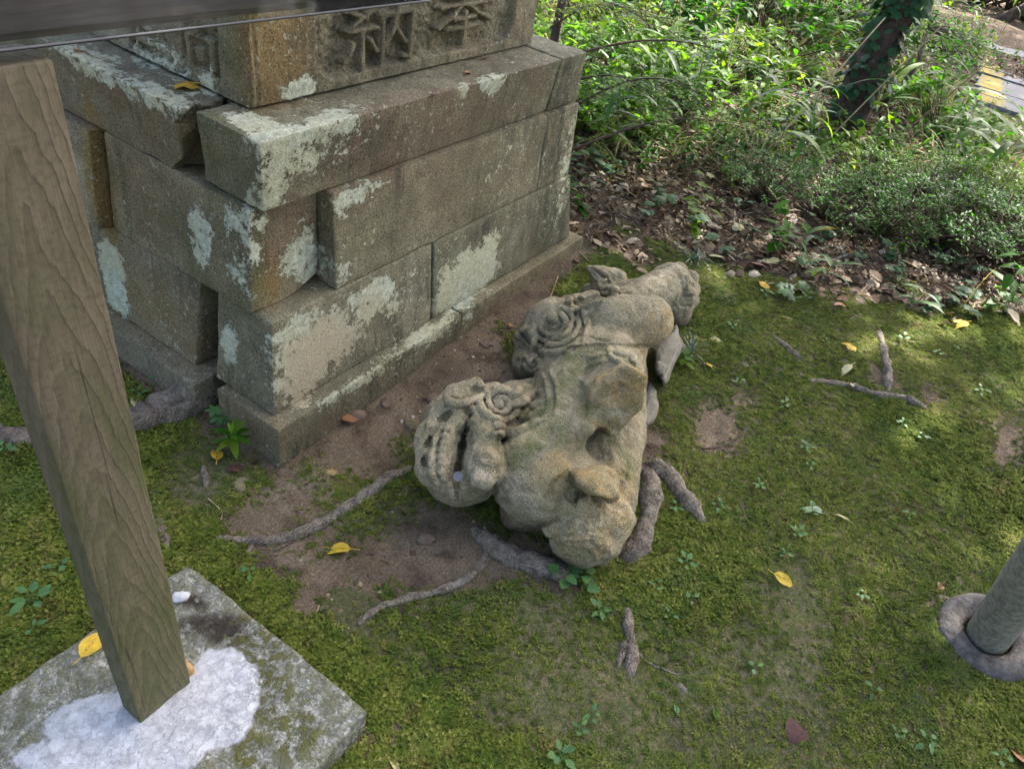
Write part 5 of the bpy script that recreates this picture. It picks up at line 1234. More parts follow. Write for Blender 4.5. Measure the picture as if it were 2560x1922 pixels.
seedlings = [(75, 1310, 1.5, 7, 'cluster of round-leaved seedlings in moss left of the post'), (1580, 712, .9, 5, 0), (1590, 832, .9, 5, 0), (1690, 882, 1.0, 6, 0), (1735, 975, 1.1, 6, 0), (1745, 1016, .8, 4, 0), (1635, 1056, .9, 5, 0),
  (1945, 742, 1.2, 6, 0), (1943, 922, 1.0, 4, 'upright pair of pale leaves in the middle of the moss'), (1987, 950, 1.0, 4, 0), (2112, 852, 1.0, 5, 0), (2062, 757, .8, 4, 0), (1745, 1118, 1.3, 5, 0), (1716, 1162, 1.0, 6, 0), (1475, 1226, 1.1, 6, 0), (1456, 1105, 1.0, 4, 0), (1548, 1100, .9, 5, 0),
  (1290, 1330, 1.1, 6, 'spreading seedling on moss beside the short split root'), (1415, 1276, .8, 4, 0), (1442, 1338, .8, 4, 0), (1490, 1302, .9, 4, 0), (1858, 1292, .8, 4, 0), (1880, 1500, 1.0, 3, 0), (1275, 1552, .9, 4, 0), (1246, 1582, .8, 4, 0), (1205, 1642, 1.2, 6, 0), (1624, 1449, .8, 4, 0),
  (1142, 1140, .9, 3, 'thin seedling in the dark soil under the statue chest'), (345, 822, 1.0, 4, 0), (130, 1236, 1.0, 4, 0), (78, 1368, .9, 4, 0), (300, 858, .9, 4, 0), (15, 985, 1.2, 5, 0), (540, 1246, .8, 4, 'small seedling between the slab and the long grey root'), (1995, 1610, 1.0, 5, 0), (2150, 1640, 1.0, 4, 0), (1930, 1590, .8, 4, 0), (1780, 745, .7, 4, 0), (1690, 1205, .8, 4, 0), (1650, 640, 0.9, 5, 0), (1735, 650, 1.2, 5, 0), (1960, 1120, .8, 3, 0), (330, 1302, .9, 4, 0), (2020, 770, .9, 5, 0)]
for i, (px, py, s, n, lab) in enumerate(seedlings):
    g = G(px, py); lv = []
    for j in range(n):
        a = j * 2.399 + i; lv.append((SEEDLEAF[(i + j) % 3], X4((0, 0, .008 + .018 * (j / max(1, n - 1))), 0, -rnd.uniform(.05, .5), a, rnd.uniform(.8, 1.2))))
    plant('seedling', (g[0], g[1], g[2] + .006), SEEDSTEM[0], lv, lab or 'little blue-green seedling with oval leaves growing in the moss', 'seedling', None if lab else 'seedlings dotted over the moss', s=s * .82)
# glossy seedling at the plinth corner
GL = [simple_leaf('leaf', .062, .021, M['green'], .7, .25, 6, .8), simple_leaf('leaf', .050, .018, M['green'], .5, .25, 6, .8), simple_leaf('leaf', .032, .014, mat_leaf('lime_leaf', [(0, (.16, .27, .03)), (1, (.20, .32, .04))], .4, .35, .5), -.2, .3, 5, .8)]
g = G(505, 985); lv = [(GL[j % 2], X4((0, 0, .045 + .004 * j), 0, -.15 + .08 * (j % 3), j * 1.05)) for j in range(7)] + [(GL[1], X4((0, 0, .075), 0, -.7, j * 1.9 + .5)) for j in range(4)] + [(GL[2], X4((0, 0, .082), 0, -1.2, j * 2.1)) for j in range(3)]
plant('broadleaf_seedling', g.tolist(), stem_mesh([(0, 0, -.01), (0, .003, .045), (0, 0, .085)], [.0025, .002, .0016], M['stem']), lv, 'bright glossy broadleaf seedling at the foot of the plinth corner', 'seedling')
LOB = MB(); V, F_ = lobed_geo(.022, 5, .55, .25, 22, 4); LOB.add(V, F_); LOBM = LOB.mesh('leaf', M['seed'])
g = G(477, 925); plant('lobed_seedling', g.tolist(), stem_mesh([(0, 0, -.01), (0, 0, .06)], [.0014, .001], M['stem']), [(LOBM, X4((0, 0, .06 - .012 * j), 0, -.2, j * 1.8 + 2, 1.1)) for j in range(4)], 'small lobed-leaf seedling behind the glossy one', 'seedling')
# heart-leaved cluster in front of the broken paw
RND = simple_leaf('leaf', .030, .028, M['seed'], .25, .15, 5, .55, .012, .6)
g = G(1243, 1252); plant('heartleaf_plant', (g[0], g[1], g[2]), SEEDSTEM[0], [(RND, X4((rnd.uniform(-.03, .03), rnd.uniform(-.03, .03), .012 + .02 * rnd.random()), 0, -rnd.uniform(0, .5), j * 2.4, rnd.uniform(.7, 1.1))) for j in range(14)], 'cluster of heart-shaped leaves in front of the broken paw', 'plant')
g = G(1478, 760)
def tuft(px, py, n, L, mat, label, up=1.0, w=.0028):
    b = MB(); r = random.Random(int(px))
    for j in range(n):
        V, F_ = leaf_geo(L * r.uniform(.6, 1.2), w, r.uniform(.8, 2.2), .3, 6, .35); b.add(V, F_, X4((r.uniform(-.012, .012), r.uniform(-.012, .012), 0), 0, -r.uniform(.5, 1.4) * up, r.uniform(0, 6.28)))
    o = bpy.data.objects.new('grass_tuft', b.mesh('grass_tuft', mat)); COL.objects.link(o); o.location = G(px, py).tolist(); tag(o, label, 'grass tuft')
M['mondo'] = mat_leaf('dark_blade', [(0, (.030, .070, .045)), (1, (.045, .095, .06))], .25, .35, .5)
tuft(1487, 765, 34, .11, M['mondo'], 'dark tuft of narrow grass beside the flat grey stone')
tuft(1492, 565, 30, .10, M['mondo'], 'dark grass tuft behind the hind paw of the statue')
tuft(1440, 515, 46, .09, M['straw'], 'pale dry grass tuft at the far edge of the moss', .7)
tuft(1510, 600, 30, .07, M['straw'], 'wispy dry grass beside the hind paw', .5, .0018)
tuft(1775, 720, 30, .08, M['straw'], 'flattened dry straw tuft on the moss by the litter', .35, .0022)
tuft(1930, 1360, 16, .07, M['straw'], 'pale dry stalks in moss near the stone ring', .5, .0018)
tuft(2085, 905, 12, .08, M['straw'], 'small dry stalks on moss right of the roots', .8, .0018)
tuft(1490, 705, 22, .06, M['straw'], 'bleached dry wisps above the flat grey stone', .6, .0018)
PG = [simple_leaf('leaf', .05, .024, M['green'], .5, .25, 5, .8)]
g = G(1470, 795); plant('leafy_plant', g.tolist(), SEEDSTEM[0], [(PG[0], X4((0, 0, .02 + .004 * j), 0, -rnd.uniform(0, .5), j * 2.4, rnd.uniform(.7, 1.1))) for j in range(9)], 'glossy green plant sprouting beside the flat grey stone', 'plant')

# ------------------------------------------------------------------ fallen leaves picked out one by one
def fallen(px, py, size, mat, label, rz, shape='oval', z=None, lift=.006, tilt=(.15, .2), bend=.5, width=.5, cat='leaf', group=None):
    b = MB(); sd = int(px * 7 + py)
    if shape == 'lobed': V, F_ = lobed_geo(size * .55, 3, .32, .45, 22, sd)
    elif shape == 'strip': V, F_ = leaf_geo(size, size * .13, bend, .3, 7, .6, .7, 0, 0, sd)
    else:
        V, F_ = leaf_geo(size, size * width, bend, .22, 8, .75, .25, 0, .05, sd, .8)
    b.add(V, F_, X4((-size * .5, 0, 0)))
    if shape != 'strip':
        V, F_ = tube_geo([(-size * .78, size * .05, .002), (-size * .5, 0, 0), (size * .3, 0, -.0005)], [.0011, .0011, .0005], 4); b.add(V, F_)
    o = bpy.data.objects.new('fallen_leaf', b.mesh('fallen_leaf', mat)); COL.objects.link(o)
    if z is None: g = G(px, py); o.location = (g[0], g[1], g[2] + lift)
    else: q = PZ(px, py, z); o.location = (q[0], q[1], z + lift)
    o.rotation_euler = (tilt[0], tilt[1] - bend * .5 + .1, rz); tag(o, label, cat, group)
fallen(722, 1190, .075, M['yellow'], 'large yellow leaf on bare soil below the long root', 2.2, z=None, lift=.012)
fallen(392, 183, .055, M['yellow'], 'yellow torn leaf on the pedestal ledge under the inscription', 2.0, 'lobed', z=.787, lift=.008)
fallen(170, 106, .045, M['orange'], 'curled tan leaf on the far pedestal ledge', 1.0, z=.787, lift=.010, bend=2.2)
fallen(205, 1392, .070, M['yellow'], 'yellow spotted leaf on the slab behind the post', .4, z=SLZ, lift=.012)
fallen(470, 985, .060, M['yellow'], 'half-brown yellow leaf under the glossy seedling', .9, lift=.014)
fallen(500, 1010, .040, M['redleaf'], 'dark red leaf lying under the glossy seedling', 2.0, 'lobed', lift=.010)
fallen(560, 1000, .050, M['litter'], 'curled dry brown leaf at the plinth corner', -.6, bend=1.4, width=.3, lift=.010)
fallen(1692, 1258, .060, M['yellow'], 'yellow leaf eaten to lace on the worn path', -1.4, lift=.014)
fallen(1535, 730, .070, M['paleleaf'], 'pale cream three-pointed leaf on the moss', 1.2, 'lobed', lift=.016)
fallen(1650, 617, .062, M['yellow'], 'yellow leaf at the edge of the leaf litter', .3, 'lobed', lift=.02)
fallen(2065, 708, .085, M['yellow'], 'big yellow leaf with brown blotches on far moss', 2.6, lift=.02, width=.7)
fallen(1832, 748, .060, M['yellow'], 'yellow leaf above a wine-red one on the moss', .6, 'lobed', lift=.018)
fallen(1822, 760, .040, M['redleaf'], 'wine-red leaf under a yellow leaf on moss', 2.0, lift=.012)
fallen(1822, 805, .080, M['paleleaf'], 'long pale speckled leaf lying by the reddish root', 2.9, lift=.018, width=.35)
fallen(1830, 842, .038, M['paleleaf'], 'small pale leaf resting on the reddish root', .5, lift=.030)
fallen(1525, 792, .050, M['yellow'], 'orange-yellow leaf by the glossy green plant', .9, lift=.016)
fallen(1770, 518, .075, M['yellow'], 'bright yellow leaf caught in the litter under the shrubs', 1.9, lift=.06, tilt=(.7, .3))
fallen(1265, 350, .070, M['orange'], 'tan rounded leaf on the litter beside the pedestal', .4, lift=.03, width=.8)
fallen(298, 872, .060, M['paleleaf'], 'pale yellow leaf behind the post near the thick root', .8, lift=.014)
fallen(1725, 1590, .068, M['redleaf'], 'wine-brown curled leaf on the worn path', -.3, 'lobed', lift=.016, tilt=(.3, -.2))
fallen(2200, 1640, .070, M['orange'], 'rusty brown leaf on moss beyond the stone ring', 1.0, lift=.02, width=.7)
fallen(2030, 1268, .042, M['orange'], 'small rusty leaf on moss behind the stone ring', -.3, lift=.016, bend=1.2)
fallen(1748, 1108, .058, mat_leaf('pale_green_fallen', [(0, (.22, .30, .20)), (1, (.26, .34, .22))], .3, .6, .3), 'pale green broad leaf lying on the moss', 1.6, lift=.022, width=.6)
fallen(1812, 1122, .045, M['paleleaf'], 'narrow pale leaf standing beside the pale green leaf', 1.3, lift=.018, width=.35)
fallen(836, 1622, .105, M['paleleaf'], 'long bleached bamboo leaf beside the slab corner', 1.15, 'strip', lift=.012)
fallen(1545, 1540, .034, M['green'], 'small green leaf lying on the worn path', .2, lift=.008)
fallen(1460, 1532, .028, M['seed'], 'pale green leaf fragment on the worn path', .4, lift=.008)
fallen(1405, 966, .040, M['redleaf'], 'small dark red leaf between statue and moss', 1.4, lift=.012)
fallen(1245, 565, .052, M['redleaf'], 'dark red leaf beside the end of the plinth', .5, lift=.010)
fallen(1103, 705, .035, M['orange'], 'small orange leaf on soil by the statue flank', .4, lift=.008)
fallen(755, 915, .05, M['orange'], 'ochre broken leaf leaning on the plinth stone', -.6, lift=.02, bend=.2)
fallen(1545, 560, .05, M['orange'], 'small tan leaf on moss behind the hind paw', 1.6, lift=.02)
fallen(1686, 690, .08, M['paleleaf'], 'bleached strip leaf on moss at the litter edge', 1.5, 'strip', lift=.02)
fallen(940, 205, .03, M['redleaf'], 'reddish crumb of leaf on the coping stone', .3, z=.787, lift=.003)
fallen(1012, 158, .04, M['orange'], 'small tan leaf on the coping beside lichen', .2, z=.787, lift=.004, width=.35)
fallen(1045, 128, .03, M['redleaf'], 'dark red leaf at the base of the inscribed block', .2, z=.787, lift=.006)
fallen(685, 605, .035, M['orange'], 'dry brown leaf scrap in the gap between blocks', 1.2, z=.368, lift=.012, width=.3)
# big pale and brown leaves that stand out in the litter
for i in range(70):
    px, py = rnd.uniform(1250, 2200), rnd.uniform(380, 720)
    if py > np.interp(px, [1250, 1420, 1520, 1600, 1900, 2212], [440, 480, 570, 640, 690, 700]): continue
    fallen(px, py, rnd.uniform(.05, .085), rnd.choice([M['litter'], M['orange'], M['redleaf'], M['paleleaf'], M['litter']]), 'dry leaf lying on top of the brown litter', rnd.uniform(0, 6.28), rnd.choice(['oval', 'lobed', 'strip', 'strip', 'oval']), lift=rnd.uniform(.015, .035), tilt=(rnd.uniform(-.4, .4), rnd.uniform(-.3, .5)), bend=rnd.uniform(-.4, 1.2), group='dry leaves on top of the litter')
# twigs
def twig(pts, r, label, lift=.006, mat=None):
    P = [Vector((G(*p) + np.array([0, 0, lift])).tolist()) for p in curve(pts, 10)]; c = P[0].copy(); b = MB()
    V, F_ = tube_geo([p - c for p in P], list(np.linspace(r, r * .5, len(P))), 5); b.add(V, F_)
    o = bpy.data.objects.new('twig', b.mesh('twig', mat or M['twig'])); COL.objects.link(o); o.location = c; tag(o, label, 'twig')
twig([(1515, 972), (1560, 965), (1605, 938)], .003, 'dark twig lying over the bare patch in the moss')
twig([(1250, 545), (1285, 590), (1270, 640), (1210, 690)], .0022, 'thin rootlet curling out beside the plinth end', mat=M['straw'])
twig([(1205, 600), (1180, 660), (1140, 700)], .002, 'fine pale rootlet on soil near the plinth', mat=M['straw'])
twig([(1690, 690), (1760, 730), (1820, 760)], .003, 'thin brown twig across the edge of moss and litter')
twig([(640, 1165), (600, 1190), (560, 1188)], .0018, 'hair-thin twig under the long grey root')
twig([(690, 1310), (676, 1345), (670, 1380)], .0016, 'pale stalk on the moss beside the slab', mat=M['straw'])
twig([(450, 1080), (480, 1110), (470, 1140)], .0016, 'thin dry needle on moss beside the post', mat=M['straw'])

# ------------------------------------------------------------------ bamboo grass
SL = []
for i, (L, W, b_) in enumerate([(.19, .030, .7), (.23, .026, 1.0), (.15, .028, .4), (.20, .022, 1.4)]):
    SL.append(simple_leaf('leaf', L, W, M['sasa'], b_, .25, 7, .55, 0, .75))
SASA_LAB = 'bamboo grass with long pointed leaves rising from the undergrowth'
def sasa(px, py, h, n, label=None, lean=(0, 0), s=1.0, group='bamboo grass in the undergrowth'):
    g = G(px, py); r = random.Random(int(px * 3 + py)); lx, ly = lean[0] + r.uniform(-.25, .25), lean[1] + r.uniform(-.25, .25)
    P = [(lx * h * t * t, ly * h * t * t, h * t) for t in np.linspace(-.05, 1, 7)]
    st = stem_mesh(P, list(np.linspace(.0035, .0015, 7)), M['stem']); lv = []
    for j in range(n):
        t = 1 - .5 * (j / n) ** 1.3; a = j * 2.0 + r.uniform(-.5, .5) + px
        lv.append((SL[r.randrange(4)], X4((lx * h * t * t, ly * h * t * t, h * t), 0, -r.uniform(-.1, .9), a, r.uniform(.7, 1.15) * s)))
    plant('bamboo_grass', g.tolist(), st, lv, label or SASA_LAB, 'bamboo grass', None if label else group)
sasa(2100, 430, .42, 7, 'large bamboo grass with broad silvery-green leaves before the boardwalk', (-.1, -.1), 1.9)
sasa(1760, 640, .17, 7, 'bamboo grass drooping over the litter under the shrubs', (0, 0), .8)
sasa(1925, 690, .14, 5, 'low bamboo grass sprouting at the moss edge', (.3, -.3), .6)
sasa(1715, 590, .14, 6, 'low bamboo grass near the bright yellow litter leaf', (0, 0), .7)
sasa(1560, 355, .50, 8, 'tall bamboo grass with a yellow-green upright leaf', (.1, .1), 1.0)
sasa(1700, 400, .5, 7); sasa(1610, 330, .45, 8)
for i in range(30):
    sasa(rnd.uniform(1230, 2190), rnd.uniform(60, 400) if i < 28 else rnd.uniform(330, 470), rnd.uniform(.25, .6), rnd.randint(5, 8), s=rnd.uniform(.8, 1.35))
# bare pale canes
for i, (px, py, h, lx, ly) in enumerate([(1640, 345, .75, .35, -.35), (1760, 330, .8, .45, -.4), (1540, 300, .6, .2, .2), (1900, 330, .6, .3, -.5), (1460, 240, .7, -.2, .2)]):
    g = G(px, py); b = MB(); V, F_ = tube_geo([(lx * h * t, ly * h * t, h * t) for t in np.linspace(-.05, 1, 6)], list(np.linspace(.005, .003, 6)), 6); b.add(V, F_)
    o = bpy.data.objects.new('dry_cane', b.mesh('dry_cane', M['straw'])); COL.objects.link(o); o.location = g.tolist(); tag(o, 'bare pale cane leaning in the undergrowth', 'cane', 'dry canes in the undergrowth')

# ------------------------------------------------------------------ shrubs
def shrub_mesh(seed, R, H, nclump, leafL, leafW, mat, per=26, flat=.55):
    r = random.Random(seed); fo = MB(); st = MB()
    for c in range(nclump):
        a = r.uniform(0, 6.28); q = R * math.sqrt(r.random()); cx, cy = q * math.cos(a), q * math.sin(a)
        cz = H * (1 - .45 * (q / R) ** 2) * r.uniform(.55, 1.05)
        mid = (cx * .55 + r.uniform(-.04, .04), cy * .55 + r.uniform(-.04, .04), cz * .55)
        V, F_ = tube_geo([(r.uniform(-.03, .03), r.uniform(-.03, .03), -.02), mid, (cx, cy, cz)], [.006, .004, .0015], 5); st.add(V, F_)
        cr = r.uniform(.035, .085) * R / .4
        for l in range(per):
            d = Vector((r.gauss(0, 1), r.gauss(0, 1), r.gauss(0, flat))).normalized() * cr * r.random() ** .5
            V, F_ = leaf_geo(leafL * r.uniform(.7, 1.3), leafW * r.uniform(.8, 1.2), r.uniform(0, .6), .2, 2, .8)
            fo.add(V, F_, X4((cx + d.x, cy + d.y, cz + d.z * .7), r.uniform(-.5, .5), -r.uniform(-.4, .8), r.uniform(0, 6.28)))
    return fo.mesh('foliage', mat), st.mesh('stem', M['twig'])
def put_shrub(name, mset, px, py, s, rz, label, group=None, cat='shrub'):
    r_ = empty(name, G(px, py).tolist()); r_.rotation_euler = (0, 0, rz); r_.scale = (s, s, s); tag(r_, label, cat, group)
    for nm, me in (('foliage', mset[0]), ('stem', mset[1])):
        o = bpy.data.objects.new(nm, me); COL.objects.link(o); o.parent = r_
        if nm == 'foliage': o['kind'] = 'stuff'
AZ = [shrub_mesh(i, .42, .36, 62, .032, .013, M['shrubg'], 20) for i in range(3)]
AZL = ['low fine-leaved shrub next to the ivy-clad trunk', 'low fine-leaved shrub above the bright yellow litter leaf', 'low fine-leaved shrub behind the drooping bamboo grass', 'low fine-leaved shrub behind the moss-edge bamboo grass', 'low fine-leaved shrub above the big blotched yellow leaf', 'low fine-leaved shrub beyond the far moss', 'low fine-leaved shrub in the second row below the boardwalk shrub', 'low fine-leaved shrub under the large silvery bamboo grass', 'low fine-leaved shrub at the foot of the leaning canes']
for i, (px, py, s) in enumerate([(1650, 430, .62), (1770, 470, .72), (1900, 510, .8), (2030, 535, .85), (2160, 565, .9), (2240, 530, .9), (1970, 450, .85), (2110, 470, .85), (1850, 420, .75)]):
    put_shrub('azalea_shrub', AZ[i % 3], px, py, s, i * 1.3, AZL[i], 'low shrubs along the litter')
BL = [shrub_mesh(20 + i, .45, .5, 40, .080, .042, M['green'], 12) for i in range(3)]
for i, (px, py, s) in enumerate([(1290, 300, .7), (1400, 300, .8), (1480, 250, .9), (1350, 215, .9), (1240, 190, .8), (1260, 80, 1.0), (1560, 170, .9), (1420, 120, 1.1), (1680, 130, 1.1), (1620, 60, 1.3), (1760, 60, 1.4), (1330, 20, 1.3), (1500, 10, 1.5), (2010, 300, .8), (1930, 20, 1.4), (2180, 20, 1.6), (2120, 8, 1.6), (2215, 48, 1.2)]):
    put_shrub('leafy_shrub', BL[i % 3], px, py, s, i * 1.7, 'bushy broad-leaved shrub in the sunlit undergrowth', 'broad-leaved shrubs in the background')
# feathery fronds on thin branches next to the pedestal
def frond_branch(px, py, z0, px2, py2, z2, label):
    A = Vector(PZ(px, py, z0).tolist()); B_ = Vector(PZ(px2, py2, z2).tolist()); r = random.Random(int(px)); st = MB(); fo = MB()
    c = A.copy(); D = B_ - A; P = [D * t + Vector((0, 0, .10 * math.sin(t * 3.1))) for t in np.linspace(0, 1, 9)]
    V, F_ = tube_geo(P, list(np.linspace(.006, .002, 9)), 6); st.add(V, F_)
    side = D.cross(Vector((0, 0, 1))).normalized()
    for k in range(22):
        t = .08 + .92 * k / 22; o = D * t + Vector((0, 0, .10 * math.sin(t * 3.1))); s = 1 if k % 2 else -1
        dirv = (side * s + D.normalized() * r.uniform(.2, .9) + Vector((0, 0, r.uniform(-.3, .25)))).normalized(); Lf = r.uniform(.14, .24)
        q = dirv.to_track_quat('X', 'Z').to_matrix().to_4x4()
        V, F_ = tube_geo([o, o + dirv * Lf * .5 + Vector((0, 0, -.005)), o + dirv * Lf + Vector((0, 0, -.03))], [.0014, .001, .0006], 4); st.add(V, F_)
        for j in range(9):
            u = (j + 1) / 9
            for sg in (-1, 1):
                V, F_ = leaf_geo(.040 * (1.1 - .5 * u), .013, .3, .15, 2, .8)
                fo.add(V, F_, Matrix.Translation(o + dirv * Lf * u + Vector((0, 0, -.03 * u * u))) @ q @ Euler((r.uniform(-.3, .3), -r.uniform(-.2, .3), sg * 1.05)).to_matrix().to_4x4())
    r_ = empty('feathery_branch', c); tag(r_, label, 'branch')
    for nm, me in (('foliage', fo.mesh('foliage', M['green'])), ('stem', st.mesh('stem', M['twig']))):
        o = bpy.data.objects.new(nm, me); COL.objects.link(o); o.parent = r_
        if nm == 'foliage': o['kind'] = 'stuff'
frond_branch(1200, 130, .55, 1640, 150, .62, 'upper feathery-leaved branch reaching out from behind the pedestal')
frond_branch(1235, 325, .25, 1640, 290, .40, 'lower feathery-leaved branch beside the pedestal end')
frond_branch(1190, 60, .55, 1420, 70, .8, 'feathery-leaved branch high behind the pedestal')
frond_branch(1240, 230, .35, 1520, 210, .5, 'middle feathery-leaved branch beside the pedestal')
frond_branch(1225, 180, .4, 1450, 260, .42, 'drooping feathery-leaved branch next to the coping')
# ivy seedlings in the litter
IV = MB(); V, F_ = lobed_geo(.032, 5, .3, .3, 22, 8); IV.add(V, F_); IVM = IV.mesh('leaf', M['ivy'])
for i in range(34):
    px = rnd.uniform(1260, 2200); lo_ = np.interp(px, [1250, 1420, 1520, 1600, 1900, 2212], [330, 350, 380, 430, 520, 560]); hi_ = np.interp(px, [1250, 1420, 1520, 1600, 1900, 2212], [440, 490, 570, 640, 690, 700])
    g = G(px, rnd.uniform(lo_, hi_)); n = rnd.randint(2, 4)
    plant('ivy_sprig', g.tolist(), stem_mesh([(0, 0, -.005), (.02, .01, .03), (.06, .02, .045)], [.0014, .0012, .001], M['stem']), [(IVM, X4((.02 * j + .005, .02 * math.sin(j * 2.0), .035 + .012 * j), rnd.uniform(-.3, .3), -rnd.uniform(-.3, .3), j * 2.2 + i, rnd.uniform(.65, 1.1))) for j in range(n)], 'sprig of dark green ivy growing through the leaf litter', 'ivy', 'ivy sprigs in the litter', rz=rnd.uniform(0, 6.28))

# ------------------------------------------------------------------ trees: ivy-clad trunk whose crown shades the ground, and unseen others, mostly added to shape the light
def crown_mesh(seed, C, Rr, n, L, W, mat, hollow=0.0):
    r = np.random.RandomState(seed); V = np.empty((n * 4, 3)); d = r.randn(n, 3); d /= np.linalg.norm(d, axis=1, keepdims=True)
    cl = r.randn(90, 3); cl /= np.linalg.norm(cl, axis=1, keepdims=True); cl *= r.rand(90, 1) ** .4
    p = cl[r.randint(0, 90, n)] * 0.9 + r.randn(n, 3) * .16
    P = np.array(C) + p * np.array(Rr)
    a = r.randn(n, 3); a /= np.linalg.norm(a, axis=1, keepdims=True); a[:, 2] *= .5; b = np.cross(a, r.randn(n, 3)); b /= np.linalg.norm(b, axis=1, keepdims=True)
    s = r.uniform(.7, 1.3, (n, 1))
    V[0::4] = P - a * L / 2 * s; V[1::4] = P + b * W / 2 * s; V[2::4] = P + a * L / 2 * s; V[3::4] = P - b * W / 2 * s
    me = bpy.data.meshes.new('crown'); F_ = np.arange(n * 4).reshape(n, 4)
    me.from_pydata(V.tolist(), [], F_.tolist()); me.update(); me.materials.append(mat); return me
M['canopy'] = mat_leaf('canopy_leaf', [(0, (.040, .085, .022)), (1, (.070, .120, .030))], .35, .45, .4)
M['trunk'] = mat_bark('dark_trunk_bark', (.050, .032, .026), (.105, .070, .055))
def tree(name, base, pts, R, crown, label, ivy=0, limbs=True):
    root_ = empty(name, base); b = MB(); P = curve([np.array(p, float) for p in pts], 26); rr = np.interp(np.linspace(0, 1, 26), np.linspace(0, 1, len(R)), R)
    V, F_ = tube_geo([Vector(p.tolist()) for p in P], list(rr), 14, 5, .18); b.add(V, F_); top = Vector(P[-1].tolist()); r = random.Random(3)
    if crown and limbs:
        for j in range(7):
            q = Vector(((crown[0][0] - base[0]) + r.uniform(-.7, .7) * crown[1][0], (crown[0][1] - base[1]) + r.uniform(-.7, .7) * crown[1][1], crown[0][2] - base[2] + r.uniform(-.2, .5) * crown[1][2]))
            s_ = Vector(P[-6 + j % 5].tolist()); V, F_ = tube_geo([s_, s_.lerp(q, .5) + Vector((0, 0, .25)), q], [R[-1] * .7, R[-1] * .4, R[-1] * .12], 7); b.add(V, F_)
    o = bpy.data.objects.new('trunk', b.mesh('trunk', M['trunk'])); COL.objects.link(o); o.parent = root_
    if crown:
        me = crown_mesh(abs(int(base[0] * 10)), np.array(crown[0]) - np.array(base), crown[1], crown[2], .17, .10, M['canopy'])
        o = bpy.data.objects.new('crown', me); COL.objects.link(o); o.parent = root_; o['kind'] = 'stuff'
    if ivy:
        iv = MB(); rv = MB()
        for j in range(ivy):
            t = rnd.random() ** .8 * .40 + .10; i = t * 25; p = P[int(i)] + (P[int(i) + 1] - P[int(i)]) * (i % 1); a = rnd.uniform(0, 6.28); q = np.interp(t, np.linspace(0, 1, 26), rr) + rnd.uniform(0, .06)
            V, F_ = lobed_geo(.030 * rnd.uniform(.7, 1.3), 5, .3, .3, 16, j); iv.add(V, F_, X4((p[0] + q * math.cos(a), p[1] + q * math.sin(a), p[2]), rnd.uniform(-.5, .5), rnd.uniform(.2, 1.3), a))
        o = bpy.data.objects.new('ivy', iv.mesh('ivy', M['ivy'])); COL.objects.link(o); o.parent = root_; o['kind'] = 'stuff'
    tag(root_, label, 'tree'); return root_
tb = G(1810, 300)
tree('ivy_tree', tb.tolist(), [(0, 0, -.1), (.06, .0, .5), (.22, -.03, 1.2), (.35, -.1, 2.2), (.3, -.4, 3.6), (.25, -.7, 5.0)], [.125, .10, .092, .088, .08, .06], ((4.45, -1.15, 5.4), (2.55, 3.3, 1.7), 15000), 'dark leaning trunk wrapped in ivy in the sunny undergrowth', 620)
tree('unseen_tree', [10.8, -4.6, .15], [(0, 0, -.1), (.05, .1, 1.5), (-.1, .4, 3.0), (-.3, .8, 5.5)], [.20, .17, .14, .09], ((9.6, -2.2, 6.6), (2.8, 3.0, 1.5), 2400), 'unseen tall tree added beyond the boardwalk to dapple the sunlight')  # out of view, added so its sparse crown dapples the sun
tree('unseen_tree', [7.0, 5.2, .15], [(0, 0, -.1), (.05, .1, 1.5), (-.1, -.2, 3.0), (-.3, -.4, 5.5)], [.20, .17, .14, .09], ((7.4, 3.6, 6.2), (3.0, 2.6, 1.6), 6000), 'tall tree standing far behind the pedestal')
tree('unseen_tree', [5.6, -7.0, .1], [(0, 0, -.1), (.05, .1, 1.5), (-.1, .2, 3.0), (-.2, .4, 5.0)], [.18, .16, .13, .08], ((5.6, -6.8, 4.6), (2.6, 1.8, 3.4), 5200), 'unseen tall tree added beside the boardwalk end to darken the sign reflection')  # out of view, added for the sign cover's reflection and to block sky
tree('unseen_tree', [1.6, -7.0, .0], [(0, 0, -.1), (.05, .1, 1.5), (-.1, .2, 3.0), (-.2, .4, 6.0)], [.18, .16, .13, .08], ((1.8, -6.6, 5.2), (2.8, 1.8, 3.6), 6000), 'unseen tall tree added to the side of the mossy clearing to darken the sign reflection')  # also out of view, a dark reflection for the sign and a sky block
tree('unseen_tree', [-5.2, 4.0, .0], [(0, 0, -.1), (.05, .1, 1.5), (-.1, .2, 3.0), (-.2, .4, 5.0)], [.18, .16, .13, .08], ((-5.0, 4.0, 4.0), (2.2, 2.4, 2.4), 4200), 'unseen tall tree added on the far side of the sign to block sky light')  # out of view, added to cut the sky light from this side
tree('unseen_tree', [14.8, -5.4, .15], [(0, 0, -.1), (.05, .1, 1.5), (-.1, .6, 3.4), (-.4, 1.4, 5.6)], [.20, .17, .14, .09], ((13.6, -2.9, 6.8), (2.9, 3.0, 1.5), 12000), 'unseen tall tree added at the far end of the boardwalk to shade the planks')  # out of view, crown added to keep the sun off the planks
for bx, by, lab in ((-6.2, -2.6, 'unseen tall tree added behind the sign to block side light'), (-3.0, -6.6, 'unseen tall tree added behind the viewer of the statue to block side light'), (0.8, 6.6, 'unseen tall tree added beyond the far side of the pedestal to block side light')):  # unseen trees added around so light comes mainly from above
    tree('unseen_tree', [bx, by, .0], [(0, 0, -.1), (.05, .1, 1.5), (-.1, .2, 3.0), (-.2, .4, 5.0)], [.18, .16, .13, .08], ((bx, by, 3.9), (2.7, 2.7, 3.2), 5200), lab)
